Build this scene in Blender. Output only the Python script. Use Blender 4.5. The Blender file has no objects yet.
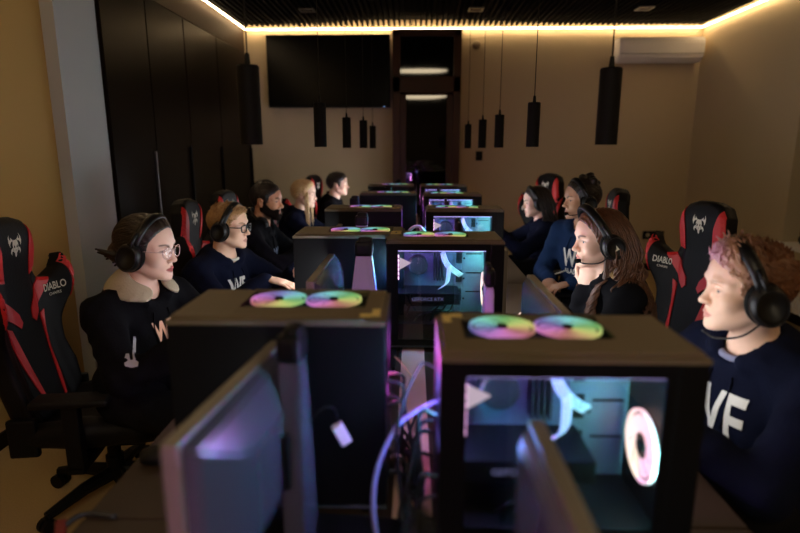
import bpy, bmesh, math, random
import numpy as np
from mathutils import Vector, Matrix, Euler
from mathutils.bvhtree import BVHTree
from mathutils.geometry import tessellate_polygon

random.seed(7); rng = np.random.default_rng(7)
sc = bpy.context.scene
COL = sc.collection
PI = math.pi

# ------------------------------------------------------------------ materials
def srgb(r, g, b):
    f = lambda c: (c/255/12.92) if c/255 <= .04045 else ((c/255+.055)/1.055)**2.4
    return (f(r), f(g), f(b), 1)
MATS = {}
def mat(name, color=(.5, .5, .5, 1), rough=.5, metal=0, spec=.5, emit=None, estr=0, bump=None, noise=None, coat=0, sheen=0):
    if name in MATS: return MATS[name]
    m = bpy.data.materials.new(name); m.use_nodes = True
    nt = m.node_tree; b = nt.nodes['Principled BSDF']
    b.inputs['Base Color'].default_value = color
    b.inputs['Roughness'].default_value = rough
    b.inputs['Metallic'].default_value = metal
    b.inputs['Specular IOR Level'].default_value = spec
    b.inputs['Coat Weight'].default_value = coat
    b.inputs['Sheen Weight'].default_value = sheen
    if emit:
        b.inputs['Emission Color'].default_value = emit
        b.inputs['Emission Strength'].default_value = estr
    tc = None
    if bump or noise:
        tc = nt.nodes.new('ShaderNodeTexCoord')
    if noise:                                   # (scale, amount) colour variation
        n = nt.nodes.new('ShaderNodeTexNoise'); n.inputs['Scale'].default_value = noise[0]; n.inputs['Detail'].default_value = 5
        nt.links.new(tc.outputs['Object'], n.inputs['Vector'])
        mx = nt.nodes.new('ShaderNodeMix'); mx.data_type = 'RGBA'
        mx.inputs['A'].default_value = tuple(c*(1-noise[1]) for c in color[:3])+(1,)
        mx.inputs['B'].default_value = tuple(min(1, c*(1+noise[1])) for c in color[:3])+(1,)
        nt.links.new(n.outputs['Fac'], mx.inputs['Factor']); nt.links.new(mx.outputs['Result'], b.inputs['Base Color'])
    if bump:                                    # (scale, strength, distance)
        n = nt.nodes.new('ShaderNodeTexNoise'); n.inputs['Scale'].default_value = bump[0]; n.inputs['Detail'].default_value = 3
        nt.links.new(tc.outputs['Object'], n.inputs['Vector'])
        bp = nt.nodes.new('ShaderNodeBump'); bp.inputs['Strength'].default_value = bump[1]; bp.inputs['Distance'].default_value = bump[2]
        nt.links.new(n.outputs['Fac'], bp.inputs['Height']); nt.links.new(bp.outputs['Normal'], b.inputs['Normal'])
    MATS[name] = m
    return m
def emis(name, color, strength):
    if name in MATS: return MATS[name]
    m = bpy.data.materials.new(name); m.use_nodes = True
    nt = m.node_tree; nt.nodes.remove(nt.nodes['Principled BSDF'])
    e = nt.nodes.new('ShaderNodeEmission'); e.inputs['Color'].default_value = color; e.inputs['Strength'].default_value = strength
    nt.links.new(e.outputs[0], nt.nodes['Material Output'].inputs[0])
    MATS[name] = m; return m
def attr_emis(name, attr, strength):            # emission coloured by a vertex colour (the hue of each fan LED)
    if name in MATS: return MATS[name]
    m = bpy.data.materials.new(name); m.use_nodes = True
    nt = m.node_tree; b = nt.nodes['Principled BSDF']
    a = nt.nodes.new('ShaderNodeAttribute'); a.attribute_name = attr
    nt.links.new(a.outputs['Color'], b.inputs['Emission Color']); b.inputs['Emission Strength'].default_value = strength
    b.inputs['Base Color'].default_value = (.2, .2, .2, 1); b.inputs['Roughness'].default_value = .4
    MATS[name] = m; return m
def glass(name, tint=(1, 1, 1, 1), gloss=.06):
    if name in MATS: return MATS[name]
    m = bpy.data.materials.new(name); m.use_nodes = True
    nt = m.node_tree; nt.nodes.remove(nt.nodes['Principled BSDF'])
    t = nt.nodes.new('ShaderNodeBsdfTransparent'); t.inputs[0].default_value = tint
    g = nt.nodes.new('ShaderNodeBsdfGlossy'); g.inputs['Roughness'].default_value = .02
    mx = nt.nodes.new('ShaderNodeMixShader'); mx.inputs[0].default_value = gloss
    nt.links.new(t.outputs[0], mx.inputs[1]); nt.links.new(g.outputs[0], mx.inputs[2])
    nt.links.new(mx.outputs[0], nt.nodes['Material Output'].inputs[0])
    MATS[name] = m; return m

# ------------------------------------------------------------------ object helpers
def obj(name, me, m=None, parent=None, smooth=False, loc=None):
    if isinstance(me, bmesh.types.BMesh):
        bm = me; me = bpy.data.meshes.new(name); bm.to_mesh(me); bm.free()
    o = bpy.data.objects.new(name, me); COL.objects.link(o)
    if m is not None:
        for k in (m if isinstance(m, (list, tuple)) else [m]): me.materials.append(k)
    if smooth: me.polygons.foreach_set('use_smooth', [True]*len(me.polygons))
    if parent is not None: o.parent = parent
    if loc is not None: o.location = loc
    return o
def thing(name, label, cat, loc=(0, 0, 0), rotz=0, group=None):
    o = bpy.data.objects.new(name, None); COL.objects.link(o); o.empty_display_size = .1
    o.location = loc; o.rotation_euler = (0, 0, rotz)
    tag(o, label, cat, group); return o
def tag(o, label, cat, group=None):
    o['label'] = label; o['category'] = cat
    if group: o['group'] = group
    return o
def struct(name, me, m, smooth=False):
    o = obj(name, me, m, None, smooth); o['kind'] = 'structure'; return o
def dup(root, loc, rotz, label, group=None):
    r = root.copy(); COL.objects.link(r); r.location = loc; r.rotation_euler = (0, 0, rotz); r['label'] = label
    if group: r['group'] = group
    for ch in list(root.children):
        c = ch.copy(); COL.objects.link(c); c.parent = r
        for g in list(ch.children):
            d = g.copy(); COL.objects.link(d); d.parent = c
    return r

class MB:
    """collects shapes into one bmesh"""
    def __init__(s): s.bm = bmesh.new(); s.mi = 0
    def _fin(s, faces):
        for f in faces: f.material_index = s.mi
    def box(s, c, d, bev=0, rot=None, seg=2):
        r = bmesh.ops.create_cube(s.bm, size=1); vs = r['verts']
        M = Matrix.Translation(c) @ (rot.to_matrix().to_4x4() if rot else Matrix()) @ Matrix.Diagonal((*d, 1))
        bmesh.ops.transform(s.bm, matrix=M, verts=vs)
        fs = list({f for v in vs for f in v.link_faces}); s._fin(fs)
        if bev > 0:
            es = list({e for v in vs for e in v.link_edges})
            r = bmesh.ops.bevel(s.bm, geom=es, offset=min(bev, min(d)*.49), segments=seg, affect='EDGES', profile=.6)
            s._fin(r['faces'])
        return s
    def b2(s, x0, x1, y0, y1, z0, z1, bev=0):
        return s.box(((x0+x1)/2, (y0+y1)/2, (z0+z1)/2), (abs(x1-x0), abs(y1-y0), abs(z1-z0)), bev)
    def mesh(s, vs, fs):
        bv = [s.bm.verts.new(v) for v in vs]
        out = []
        for f in fs:
            try: out.append(s.bm.faces.new([bv[i] for i in f]))
            except ValueError: pass
        s._fin(out); return s
    def tube(s, pts, r, n=8, cap=True):
        vs, fs = tube_np([np.array(pts, float)], r, n, cap); return s.mesh(vs.tolist(), fs)
    def cyl(s, p0, p1, r0, r1=None, n=20):
        r1 = r0 if r1 is None else r1
        vs, fs = tube_np([np.array([p0, p1], float)], [r0, r1], n, True); return s.mesh(vs.tolist(), fs)
    def lathe(s, prof, n=24, M=None, closed=False):
        vs = []; fs = []
        for (r, z) in prof:
            for k in range(n):
                a = 2*PI*k/n; v = Vector((r*math.cos(a), r*math.sin(a), z)); vs.append(tuple(M @ v) if M else tuple(v))
        L = len(prof)
        for i in range(L-1 if not closed else L):
            j = (i+1) % L
            for k in range(n):
                k2 = (k+1) % n; fs.append((i*n+k, i*n+k2, j*n+k2, j*n+k))
        if not closed:
            fs.append(tuple(reversed(range(n)))); fs.append(tuple((L-1)*n+k for k in range(n)))
        return s.mesh(vs, fs)
    def ring(s, R, r, n=32, m=8, M=None):
        return s.lathe([(R+r*math.cos(2*PI*i/m), r*math.sin(2*PI*i/m)) for i in range(m)], n, M, True)
    def out(s): bmesh.ops.recalc_face_normals(s.bm, faces=s.bm.faces[:]); return s.bm

def tube_np(paths, r, n=6, cap=True):
    """tubes along poly-lines; r a number, or a list per point"""
    V = []; F = []; base = 0
    for P in paths:
        m = len(P); T = np.gradient(P, axis=0); T /= np.linalg.norm(T, axis=1)[:, None]+1e-12
        a = np.array([0, 0, 1.]) if abs(T[0][2]) < .9 else np.array([1., 0, 0])
        u = np.cross(T[0], a); u /= np.linalg.norm(u); U = []
        for i in range(m):
            u = u-T[i]*(u@T[i]); u = u/(np.linalg.norm(u)+1e-12); U.append(u)
        U = np.array(U); B = np.cross(T, U)
        rr = np.full(m, r) if np.isscalar(r) else np.interp(np.linspace(0, 1, m), np.linspace(0, 1, len(r)), r)
        ang = np.arange(n)*2*PI/n
        ring = P[:, None, :]+rr[:, None, None]*(np.cos(ang)[None, :, None]*U[:, None, :]+np.sin(ang)[None, :, None]*B[:, None, :])
        V.append(ring.reshape(-1, 3))
        for i in range(m-1):
            for k in range(n):
                k2 = (k+1) % n; F.append((base+i*n+k, base+i*n+k2, base+(i+1)*n+k2, base+(i+1)*n+k))
        if cap:
            F.append(tuple(base+k for k in reversed(range(n)))); F.append(tuple(base+(m-1)*n+k for k in range(n)))
        base += m*n
    return np.concatenate(V), F
def np_mesh(name, V, F):
    me = bpy.data.meshes.new(name); me.from_pydata([tuple(map(float, v)) for v in V], [], F); me.update(); return me
def smooth_path(pts, n=24):
    """Catmull-Rom through the points"""
    P = np.array(pts, float); P = np.vstack([2*P[0]-P[1], P, 2*P[-1]-P[-2]]); out = []
    k = len(P)-3; per = max(2, n//k)
    for i in range(k):
        p0, p1, p2, p3 = P[i:i+4]
        for t in np.linspace(0, 1, per, endpoint=(i == k-1)):
            out.append(.5*((2*p1)+(-p0+p2)*t+(2*p0-5*p1+4*p2-p3)*t*t+(-p0+3*p1-3*p2+p3)*t**3))
    return np.array(out)

# ------------------------------------------------------------------ signed distance fields -> smooth meshes
def axis(lo, hi, coarse, fine=()):
    xs = [lo]
    while xs[-1] < hi:
        x = xs[-1]; st = coarse
        for a, b, f in fine:
            d = max(a-x, 0, x-b); st = min(st, f+.35*d)
        xs.append(x+st)
    return np.array(xs)
class Field:
    def __init__(s, xs, ys, zs, noise=None):
        s.x, s.y, s.z = xs, ys, zs; s.D = np.full((len(xs), len(ys), len(zs)), .5, np.float32); s.M = np.eye(4); s.sc = 1.
    def setM(s, M, sc=1.): s.M = np.array(M, float); s.sc = sc
    def P(s, p): return s.M[:3, :3] @ np.array(p, float)*s.sc+s.M[:3, 3]
    def _sl(s, lo, hi):
        out = []
        for a, l, h in ((s.x, lo[0], hi[0]), (s.y, lo[1], hi[1]), (s.z, lo[2], hi[2])):
            out.append(slice(max(0, np.searchsorted(a, l)-1), np.searchsorted(a, h)+1))
        return tuple(out)
    def _grid(s, sl):
        return (s.x[sl[0]][:, None, None], s.y[sl[1]][None, :, None], s.z[sl[2]][None, None, :])
    def put(s, sl, d, k, op):
        A = s.D[sl]; d = d.astype(np.float32)
        if op == 'u':
            h = np.clip(k-np.abs(A-d), 0, None)/k; s.D[sl] = np.minimum(A, d)-h*h*k*.25
        else:
            d = -d if op == 's' else d
            h = np.clip(k-np.abs(A-d), 0, None)/k; s.D[sl] = np.maximum(A, d)+h*h*k*.25
    def ell(s, c, r, k=.01, op='u', R=None):
        c = s.P(c); r = np.array(r, float)*s.sc; k *= s.sc; q = s.M[:3, :3] if R is None else s.M[:3, :3] @ R
        e = max(r)+k+.03; sl = s._sl(c-e, c+e); X, Y, Z = s._grid(sl); X, Y, Z = X-c[0], Y-c[1], Z-c[2]
        a = q[0, 0]*X+q[1, 0]*Y+q[2, 0]*Z; b = q[0, 1]*X+q[1, 1]*Y+q[2, 1]*Z; g = q[0, 2]*X+q[1, 2]*Y+q[2, 2]*Z
        k0 = np.sqrt((a/r[0])**2+(b/r[1])**2+(g/r[2])**2); k1 = np.sqrt((a/r[0]**2)**2+(b/r[1]**2)**2+(g/r[2]**2)**2)+1e-9
        s.put(sl, np.where(k0 < 1e-3, -min(r), k0*(k0-1)/k1), k, op)
    def cone(s, a, b, ra, rb=None, k=.01, op='u'):
        rb = ra if rb is None else rb
        a, b = s.P(a), s.P(b); ra, rb, k = ra*s.sc, rb*s.sc, k*s.sc
        e = max(ra, rb)+k+.03; sl = s._sl(np.minimum(a, b)-e, np.maximum(a, b)+e); X, Y, Z = s._grid(sl)
        ab = b-a; t = np.clip(((X-a[0])*ab[0]+(Y-a[1])*ab[1]+(Z-a[2])*ab[2])/(ab@ab+1e-12), 0, 1)
        d = np.sqrt((X-a[0]-t*ab[0])**2+(Y-a[1]-t*ab[1])**2+(Z-a[2]-t*ab[2])**2)-(ra+(rb-ra)*t)
        s.put(sl, d, k, op)
    def chain(s, pts, rs, k=.01, op='u'):
        for i in range(len(pts)-1):
            s.cone(pts[i], pts[i+1], rs[i] if not np.isscalar(rs) else rs, rs[i+1] if not np.isscalar(rs) else rs, k, op)
    def mesh(s):
        D = s.D; ins = D < 0; nx, ny, nz = D.shape
        c = np.zeros((nx-1, ny-1, nz-1), np.int8)
        for i in (0, 1):
            for j in (0, 1):
                for k in (0, 1): c += ins[i:nx-1+i, j:ny-1+j, k:nz-1+k]
        I, J, K = np.nonzero((c > 0) & (c < 8)); n = len(I)
        idx = np.full(c.shape, -1, np.int32); idx[I, J, K] = np.arange(n)
        acc = np.zeros((n, 3)); cnt = np.zeros(n); crd = (s.x, s.y, s.z)
        for ax in range(3):
            o1, o2 = [q for q in range(3) if q != ax]
            for u in (0, 1):
                for v in (0, 1):
                    off = [0, 0, 0]; off[o1] = u; off[o2] = v
                    i0 = [I+off[0], J+off[1], K+off[2]]; i1 = list(i0); i1[ax] = i1[ax]+1
                    d0 = D[tuple(i0)]; d1 = D[tuple(i1)]; m = (d0 < 0) != (d1 < 0)
                    t = np.where(m, d0/np.where(m, d0-d1, 1), 0)
                    p = np.stack([crd[q][i0[q]] for q in range(3)], 1); p[:, ax] += t*(crd[ax][i1[ax]]-crd[ax][i0[ax]])
                    acc += p*m[:, None]; cnt += m
        V = acc/np.maximum(cnt, 1)[:, None]; F = []
        for ax in range(3):
            o1, o2 = (ax+1) % 3, (ax+2) % 3
            sl0 = [slice(None)]*3; sl1 = [slice(None)]*3; sl0[ax] = slice(0, -1); sl1[ax] = slice(1, None)
            a = ins[tuple(sl0)]; b = ins[tuple(sl1)]; E = np.argwhere(a != b)
            E = E[(E[:, o1] > 0) & (E[:, o2] > 0) & (E[:, o1] < D.shape[o1]-1) & (E[:, o2] < D.shape[o2]-1)]
            if not len(E): continue
            q = []
            for du, dv in ((-1, -1), (0, -1), (0, 0), (-1, 0)):
                e = E.copy(); e[:, o1] += du; e[:, o2] += dv; q.append(idx[e[:, 0], e[:, 1], e[:, 2]])
            q = np.stack(q, 1); fl = ~a[tuple(E.T)]; q[fl] = q[fl][:, ::-1]; q = q[(q >= 0).all(1)]; F.append(q)
        return V, np.concatenate(F)
def quad_mesh(name, V, F):
    me = bpy.data.meshes.new(name); nf = len(F)
    me.vertices.add(len(V)); me.vertices.foreach_set('co', V.astype(np.float32).ravel())
    me.loops.add(nf*4); me.loops.foreach_set('vertex_index', F.astype(np.int32).ravel())
    me.polygons.add(nf); me.polygons.foreach_set('loop_start', np.arange(0, nf*4, 4, dtype=np.int32))
    me.polygons.foreach_set('use_smooth', np.ones(nf, bool))
    me.update(calc_edges=True); me.validate(); return me
def poly2d(px, pz, X, Z):
    """signed distance to a polygon"""
    d = np.full(np.broadcast(X, Z).shape, 1e9); ins = np.zeros(d.shape, bool); n = len(px)
    for i in range(n):
        ax, az, bx, bz = px[i], pz[i], px[(i+1) % n], pz[(i+1) % n]
        ex, ez = bx-ax, bz-az; wx, wz = X-ax, Z-az; t = np.clip((wx*ex+wz*ez)/(ex*ex+ez*ez+1e-12), 0, 1)
        d = np.minimum(d, (wx-ex*t)**2+(wz-ez*t)**2)
        c = ((az > Z) != (bz > Z)) & (X < ex*(Z-az)/(ez if abs(ez) > 1e-12 else 1e-12)+ax); ins ^= c
    d = np.sqrt(d); return np.where(ins, -d, d)

# ------------------------------------------------------------------ flat marks laid on curved surfaces
def bvh_of(me): return BVHTree.FromPolygons([v.co.copy() for v in me.vertices], [tuple(p.vertices) for p in me.polygons])
def poly_bm(polys, maxe):
    bm = bmesh.new()
    for P in polys:
        vs = [bm.verts.new((p[0], p[1], 0)) for p in P]
        for t in tessellate_polygon([[Vector((p[0], p[1], 0)) for p in P]]):
            try: bm.faces.new([vs[i] for i in t])
            except ValueError: pass
    return refine(bm, maxe)
def refine(bm, maxe):
    bmesh.ops.triangulate(bm, faces=bm.faces[:])
    for _ in range(5):
        es = [e for e in bm.edges if e.calc_length() > maxe]
        if not es: break
        bmesh.ops.subdivide_edges(bm, edges=es, cuts=1); bmesh.ops.triangulate(bm, faces=bm.faces[:])
    return bm
def text_bm(txt, size, maxe=.01, shear=0, spacing=1., bold=0, extra=None):
    cu = bpy.data.curves.new('lettering', 'FONT'); cu.body = txt; cu.size = size; cu.align_x = 'CENTER'; cu.align_y = 'CENTER'
    cu.shear = shear; cu.space_character = spacing; cu.offset = bold; cu.resolution_u = 3
    o = bpy.data.objects.new('lettering', cu); COL.objects.link(o)
    dg = bpy.context.evaluated_depsgraph_get(); me = bpy.data.meshes.new_from_object(o.evaluated_get(dg))
    bm = bmesh.new(); bm.from_mesh(me); bpy.data.objects.remove(o); bpy.data.meshes.remove(me); bpy.data.curves.remove(cu)
    return refine(bm, maxe)
def drape(bm, bvh, origin, ux, uy, depth=.4, off=.003, thick=0):
    """project a flat mesh (local u,v) onto a surface along -(ux x uy) and lift it by off"""
    o, ux, uy = Vector(origin), Vector(ux).normalized(), Vector(uy).normalized(); n = ux.cross(uy)
    last = o.copy(); bad = []
    for v in bm.verts:
        p = o+ux*v.co.x+uy*v.co.y
        h = bvh.ray_cast(p+n*depth, -n, depth*2.5)
        if h[0] is None: bad.append(v); v.co = p
        else:
            nn = h[1] if h[1].dot(n) > 0 else -h[1]
            v.co = h[0]+nn*off
    if bad: bmesh.ops.delete(bm, geom=bad, context='VERTS')
    if thick: bmesh.ops.solidify(bm, geom=bm.faces[:], thickness=thick)
    return bm
# ------------------------------------------------------------------ the room
XL, XR, YB, YF, ZC = -2.07, 3.3, 6.85, -3.2, 2.88
M_och = mat('ochre_wall', srgb(184, 148, 82), .85, bump=(60, .1, .002), noise=(1.2, .06))  # left wall, yellower than the other walls
M_wall = mat('beige_wall_paint', srgb(194, 176, 142), .85, bump=(60, .1, .002), noise=(1.1, .06))
M_grey = mat('grey_wall_paint', srgb(180, 182, 178), .85, bump=(60, .1, .002), noise=(1.1, .05))
M_ceil = mat('black_ceiling', (.003, .0025, .002, 1), .9, spec=.1)
M_carpet = mat('beige_carpet', srgb(170, 144, 98), .95, bump=(220, .6, .006), noise=(160, .25))
M_blackwood = mat('black_brown_laminate', (.007, .0038, .002, 1), .36, spec=.08, bump=(20, .05, .002), noise=(3, .2))
M_darkwood = mat('dark_door_wood', srgb(66, 34, 20), .4, noise=(6, .3))
M_black = mat('black_plastic', (.003, .003, .0034, 1), .5, spec=.2)
M_gloss = mat('black_gloss', (.002, .002, .0025, 1), .04)
M_pane = mat('dark_door_glass', (.002, .002, .0025, 1), .03, spec=1.)
M_tv = mat('television_black', (.002, .002, .0025, 1), .25, spec=.15)
M_white = mat('white_plastic', srgb(232, 228, 220), .45)
M_chrome = mat('brushed_steel', srgb(150, 150, 155), .3, metal=1)

struct('floor', MB().b2(XL-.7, XR+.3, YF-.2, YB+.2, -.2, 0).out(), M_carpet)
m = MB(); m.b2(XL-.7, XR+.3, YF-.2, YB+.2, ZC+.06, ZC+.2)
x = XL+.09
while x < XR-.08:
    m.b2(x, x+.022, YF+.05, YB-.12, ZC-.035, ZC+.0601); x += .06
struct('ceiling', m.out(), M_ceil)
struct('wall_back', MB().b2(XL-.7, XR+.3, YB, YB+.2, 0, ZC+.06).out(), M_wall)
struct('wall_front', MB().b2(XL-.7, XR+.3, YF-.2, YF, 0, ZC+.06).out(), mat('darkened_front_wall', srgb(48, 36, 28), .8))  # unseen wall, colour darkened to weaken its reflection in black surfaces
struct('wall_left', MB().b2(XL-.2, XL, YF, 3.24, 0, ZC+.06).out(), M_och)
struct('trim_1', MB().b2(XL-.2, -1.995, 3.24, 3.67, 0, ZC+.06).out(), M_grey)            # the pale pier beside the cupboards
m = MB(); m.b2(-2.62, -1.995, 3.67, YB, 2.585, ZC+.06); m.b2(-2.75, -2.6, 3.67, YB, 0, 2.585)
struct('trim_2', m.out(), mat('brown_bulkhead', (.045, .026, .013, 1), .6, spec=.2))                                                        # bulkhead above the cupboards
m = MB(); WY0, WY1, WZ = 1.6, 5.0, .66                                                    # right wall with its window recess
m.b2(XR, XR+.25, WY1, YB, 0, ZC+.06); m.b2(XR, XR+.25, YF, WY0, 0, ZC+.06)
m.b2(XR, XR+.25, WY0, WY1, 0, WZ); m.b2(XR, XR+.25, WY0, WY1, 2.5, ZC+.06)
struct('wall_right', m.out(), M_wall)
m = MB()
for y0, y1 in ((WY0, WY0+.06), (WY1-.06, WY1), ((WY0+WY1)/2-.04, (WY0+WY1)/2+.04)): m.b2(XR+.15, XR+.22, y0, y1, WZ, 2.5)
m.b2(XR+.15, XR+.22, WY0, WY1, WZ, WZ+.06); m.b2(XR+.15, XR+.22, WY0, WY1, 2.44, 2.5)
w = struct('window_1', m.out(), M_darkwood)
obj('pane', MB().b2(XR+.18, XR+.19, WY0+.05, WY1-.05, WZ+.05, 2.45).out(), M_gloss, w)
struct('trim_3', MB().b2(XR-.07, XR+.15, WY0-.06, WY1+.06, WZ-.035, WZ+.005, .008).out(), M_white)   # window sill
struct('baseboard_back', MB().b2(XL, XR, YB-.015, YB, 0, .09).out(), M_blackwood)
struct('baseboard_left', MB().b2(XL, XL+.015, YF, 3.24, 0, .08).out(), M_blackwood)
struct('baseboard_right', MB().b2(XR-.015, XR, YF, YB, 0, .09).out(), M_blackwood)
# LED strip that runs along the top of the walls
M_led = emis('warm_led', (1., .7, .38, 1), 30)
m = MB(); zz = ZC-.05
m.b2(-1.95, XR-.05, YB-.048, YB-.036, zz, zz+.009); m.b2(-1.962, -1.95, YF+.1, YB-.05, zz, zz+.009); m.b2(XR-.048, XR-.036, YF+.1, YB-.05, zz, zz+.009)
o = obj('led_strip', m.out(), M_led); tag(o, 'glowing warm white LED strip around the edge of the black ceiling', 'led strip')

# door with two panes
d = bpy.data.objects.new('door_1', None); COL.objects.link(d); d.location = (.145, YB, 0); d['kind'] = 'structure'
m = MB(); W2 = .40
m.b2(-W2, -W2+.09, -.07, .0, 0, 2.83, .006); m.b2(W2-.09, W2, -.07, 0, 0, 2.83, .006); m.b2(-W2, W2, -.07, 0, 2.75, 2.83, .006); m.b2(-W2, W2, -.07, 0, 2.13, 2.31, .006)
obj('door_frame', m.out(), M_darkwood, d)
m = MB(); s = W2-.09
m.b2(-s, -s+.07, -.05, -.01, 0.01, 2.13, .004); m.b2(s-.07, s, -.05, -.01, .01, 2.13, .004); m.b2(-s, s, -.05, -.01, 2.10, 2.13, .004); m.b2(-s, s, -.05, -.01, .01, .35, .004)
obj('door_leaf', m.out(), M_darkwood, d)
p = obj('pane', MB().box((0, 0, 0), (2*s-.12, .008, 1.77)).out(), M_pane, d, loc=(0, -.03, 1.225)); p.rotation_euler = (math.radians(.2), 0, 0)
p = obj('pane', MB().box((0, 0, 0), (2*s, .008, .47)).out(), M_pane, d, loc=(0, -.03, 2.53)); p.rotation_euler = (math.radians(2.37), 0, 0)
obj('door_handle', MB().cyl((s-.035, -.05, 1.02), (s-.035, -.1, 1.02), .01).cyl((s-.03, -.095, 1.02), (s-.15, -.095, 1.02), .009).out(), M_chrome, d)

# built-in cupboards on the left
lab = ['narrow tall black cupboard next to the grey wall pier', 'tall black cupboard with a bright bar handle behind the near left players',
       'tall black cupboard door panel in the middle of the left wall', 'tall black cupboard closest to the back wall with the television']
for i, (y0, y1) in enumerate(((3.675, 4.30), (4.305, 4.99), (4.995, 5.80), (5.805, 6.845))):
    t = thing('cupboard', lab[i], 'cupboard', (-1.97, (y0+y1)/2, 0)); h = (y1-y0)/2
    obj('body', MB().b2(-.6, -.025, -h, h, 0, 2.58).out(), M_blackwood, t)
    nd = 1
    for k in range(nd):
        a, b = -h+2*h*k/nd+.004, -h+2*h*(k+1)/nd-.004
        dr = obj('door', MB().b2(-.022, 0, a, b, .06, 2.565, .003).out(), M_blackwood, t)
        obj('handle', MB().b2(.0, .02, b-.05, b-.035, .85, 1.50, .004).out() if i else MB().b2(0, .02, b-.05, b-.035, .9, 1.46, .004).out(), M_chrome if i == 0 else M_black, dr)

# television
t = thing('television', 'large black flat television on the back wall left of the door', 'television', (-1.0, YB-.062, 1.96))
obj('housing', MB().b2(-.72, .72, -.02, .03, 0, .81, .008).out(), M_black, t)
obj('screen', MB().b2(-.708, .708, -.0225, -.019, .018, .80).out(), M_tv, t)
obj('bracket', MB().b2(-.2, .2, .03, .06, .2, .6).out(), M_black, t)
obj('status_light', MB().b2(.64, .66, -.024, -.02, .005, .012).out(), emis('tv_status', (.3, .5, 1, 1), 1), t)
# air conditioner
t = thing('air_conditioner', 'white wall air conditioner high on the back wall', 'air conditioner', (2.77, YB, 2.45))
m = MB(); pr = [(0, 0), (-.15, 0), (-.21, .05), (-.22, .2), (-.2, .255), (0, .265)]
m.mesh([(sx*.47, y, z) for sx in (-1, 1) for y, z in pr], [tuple(range(6)), tuple(reversed(range(6, 12)))]+[(i, (i+1) % 6, (i+1) % 6+6, i+6) for i in range(6)])
b_ = m.out(); bmesh.ops.bevel(b_, geom=b_.edges[:], offset=.012, segments=2, affect='EDGES')
obj('casing', b_, M_white, t)
obj('vent_flap', MB().box((0, -.172, .02), (.86, .07, .006), rot=Euler((math.radians(-38), 0, 0))).out(), M_white, t)
obj('seam', MB().b2(-.46, .46, -.2225, -.219, .075, .079).out(), M_black, t)
# small wall fittings
t = thing('smoke_detector', 'small round smoke sensor high on the back wall right of the door', 'smoke detector', (.72, YB, 2.66))
obj('housing', MB().lathe([(.05, 0), (.05, .015), (.035, .03)], 20, Matrix.Rotation(PI/2, 4, 'X')).out(), mat('beige_plastic', srgb(140, 122, 96), .6), t, True)
t = thing('thermostat', 'little black control box on the back wall right of the door', 'thermostat', (.785, YB, 1.40))
obj('housing', MB().b2(-.04, .04, -.02, 0, -.055, .055, .005).out(), M_black, t); obj('dial', MB().cyl((0, -.02, .01), (0, -.026, .01), .018).out(), M_black, t)
t = thing('wall_socket', 'black double wall socket low on the right of the back wall', 'socket', (2.95, YB, .445))
obj('plate', MB().b2(-.13, .13, -.012, 0, -.05, .05, .004).out(), M_black, t)
obj('outlet', MB().cyl((-.07, -.012, 0), (-.07, -.016, 0), .024).out(), mat('socket_pale', srgb(200, 190, 170), .5), t)
obj('outlet', MB().cyl((.03, -.012, 0), (.03, -.016, 0), .024).out(), M_black, t)
# ceiling spots
for lx, lb in ((-1.08, 'square ceiling downlight above the left row of players'), (.61, 'square ceiling downlight straight in front of the door'), (2.27, 'square ceiling downlight in front of the air conditioner')):
    t = thing('downlight', lb, 'ceiling light', (lx, 5.95, ZC-.035), group='square recessed ceiling downlights')
    m = MB(); m.b2(-.075, .075, -.075, -.055, -.012, 0); m.b2(-.075, .075, .055, .075, -.012, 0); m.b2(-.075, -.055, -.055, .055, -.012, 0); m.b2(.055, .075, -.055, .055, -.012, 0)
    obj('frame', m.out(), M_chrome, t); obj('lens', MB().lathe([(.045, -.008), (.02, -.004), (.0, -.004)], 20).out(), mat('unlit_lens', srgb(120, 115, 110), .2), t)
# radiator under the window
t = thing('radiator', 'ribbed radiator under the window sill on the right wall', 'radiator', (XR-.06, 4.3, .12))
for k in range(26):
    obj('rib', MB().b2(-.045, .045, -.7+k*.055, -.7+k*.055+.042, 0, .40, .015).out(), M_white, t)
m = MB(); m.cyl((0, -.72, .04), (0, .76, .04), .018); m.cyl((0, -.72, .36), (0, .76, .36), .018); m.cyl((0, .74, .05), (0, .74, -.12), .012); obj('pipe', m.out(), M_white, t)
# a dark bag on the sill
t = thing('bag', 'dark soft bag lying on the window sill at the right edge', 'bag', (XR-.0, 4.55, WZ+.005))
F = Field(axis(-.16, .2, .012), axis(-.3, .3, .012), axis(-.03, .3, .012)); F.ell((0, 0, .07), (.1, .2, .075), .03); F.ell((.02, .05, .1), (.08, .12, .07), .03); F.D = np.maximum(F.D, (.002-F.z)[None, None, :]).astype(np.float32)
obj('body', quad_mesh('bag', *F.mesh()), mat('dark_nylon', srgb(20, 18, 18), .7, bump=(40, .4, .01)), t)
obj('strap', MB().tube(smooth_path([(-.05, -.12, .1), (-.07, -.05, .17), (-.06, .06, .18), (-.04, .13, .12)]), .008).out(), M_black, t)
# big round lamp under the ceiling behind the camera (its reflection shows in both door panes)
t = thing('ceiling_lamp', 'round warm ceiling lamp seen as pale arcs reflected in the door panes', 'ceiling light', (.15, -1.3, ZC-.06))
obj('diffuser', MB().lathe([(.0, -.075), (.6, -.075), (.67, -.06), (.7, -.03)], 48).out(), emis('warm_lamp', (1., .80, .52, 1), 8.), t)
obj('housing', MB().lathe([(.7, -.03), (.72, -.03), (.72, .03), (.0, .03)], 48).out(), M_black, t)

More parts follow.
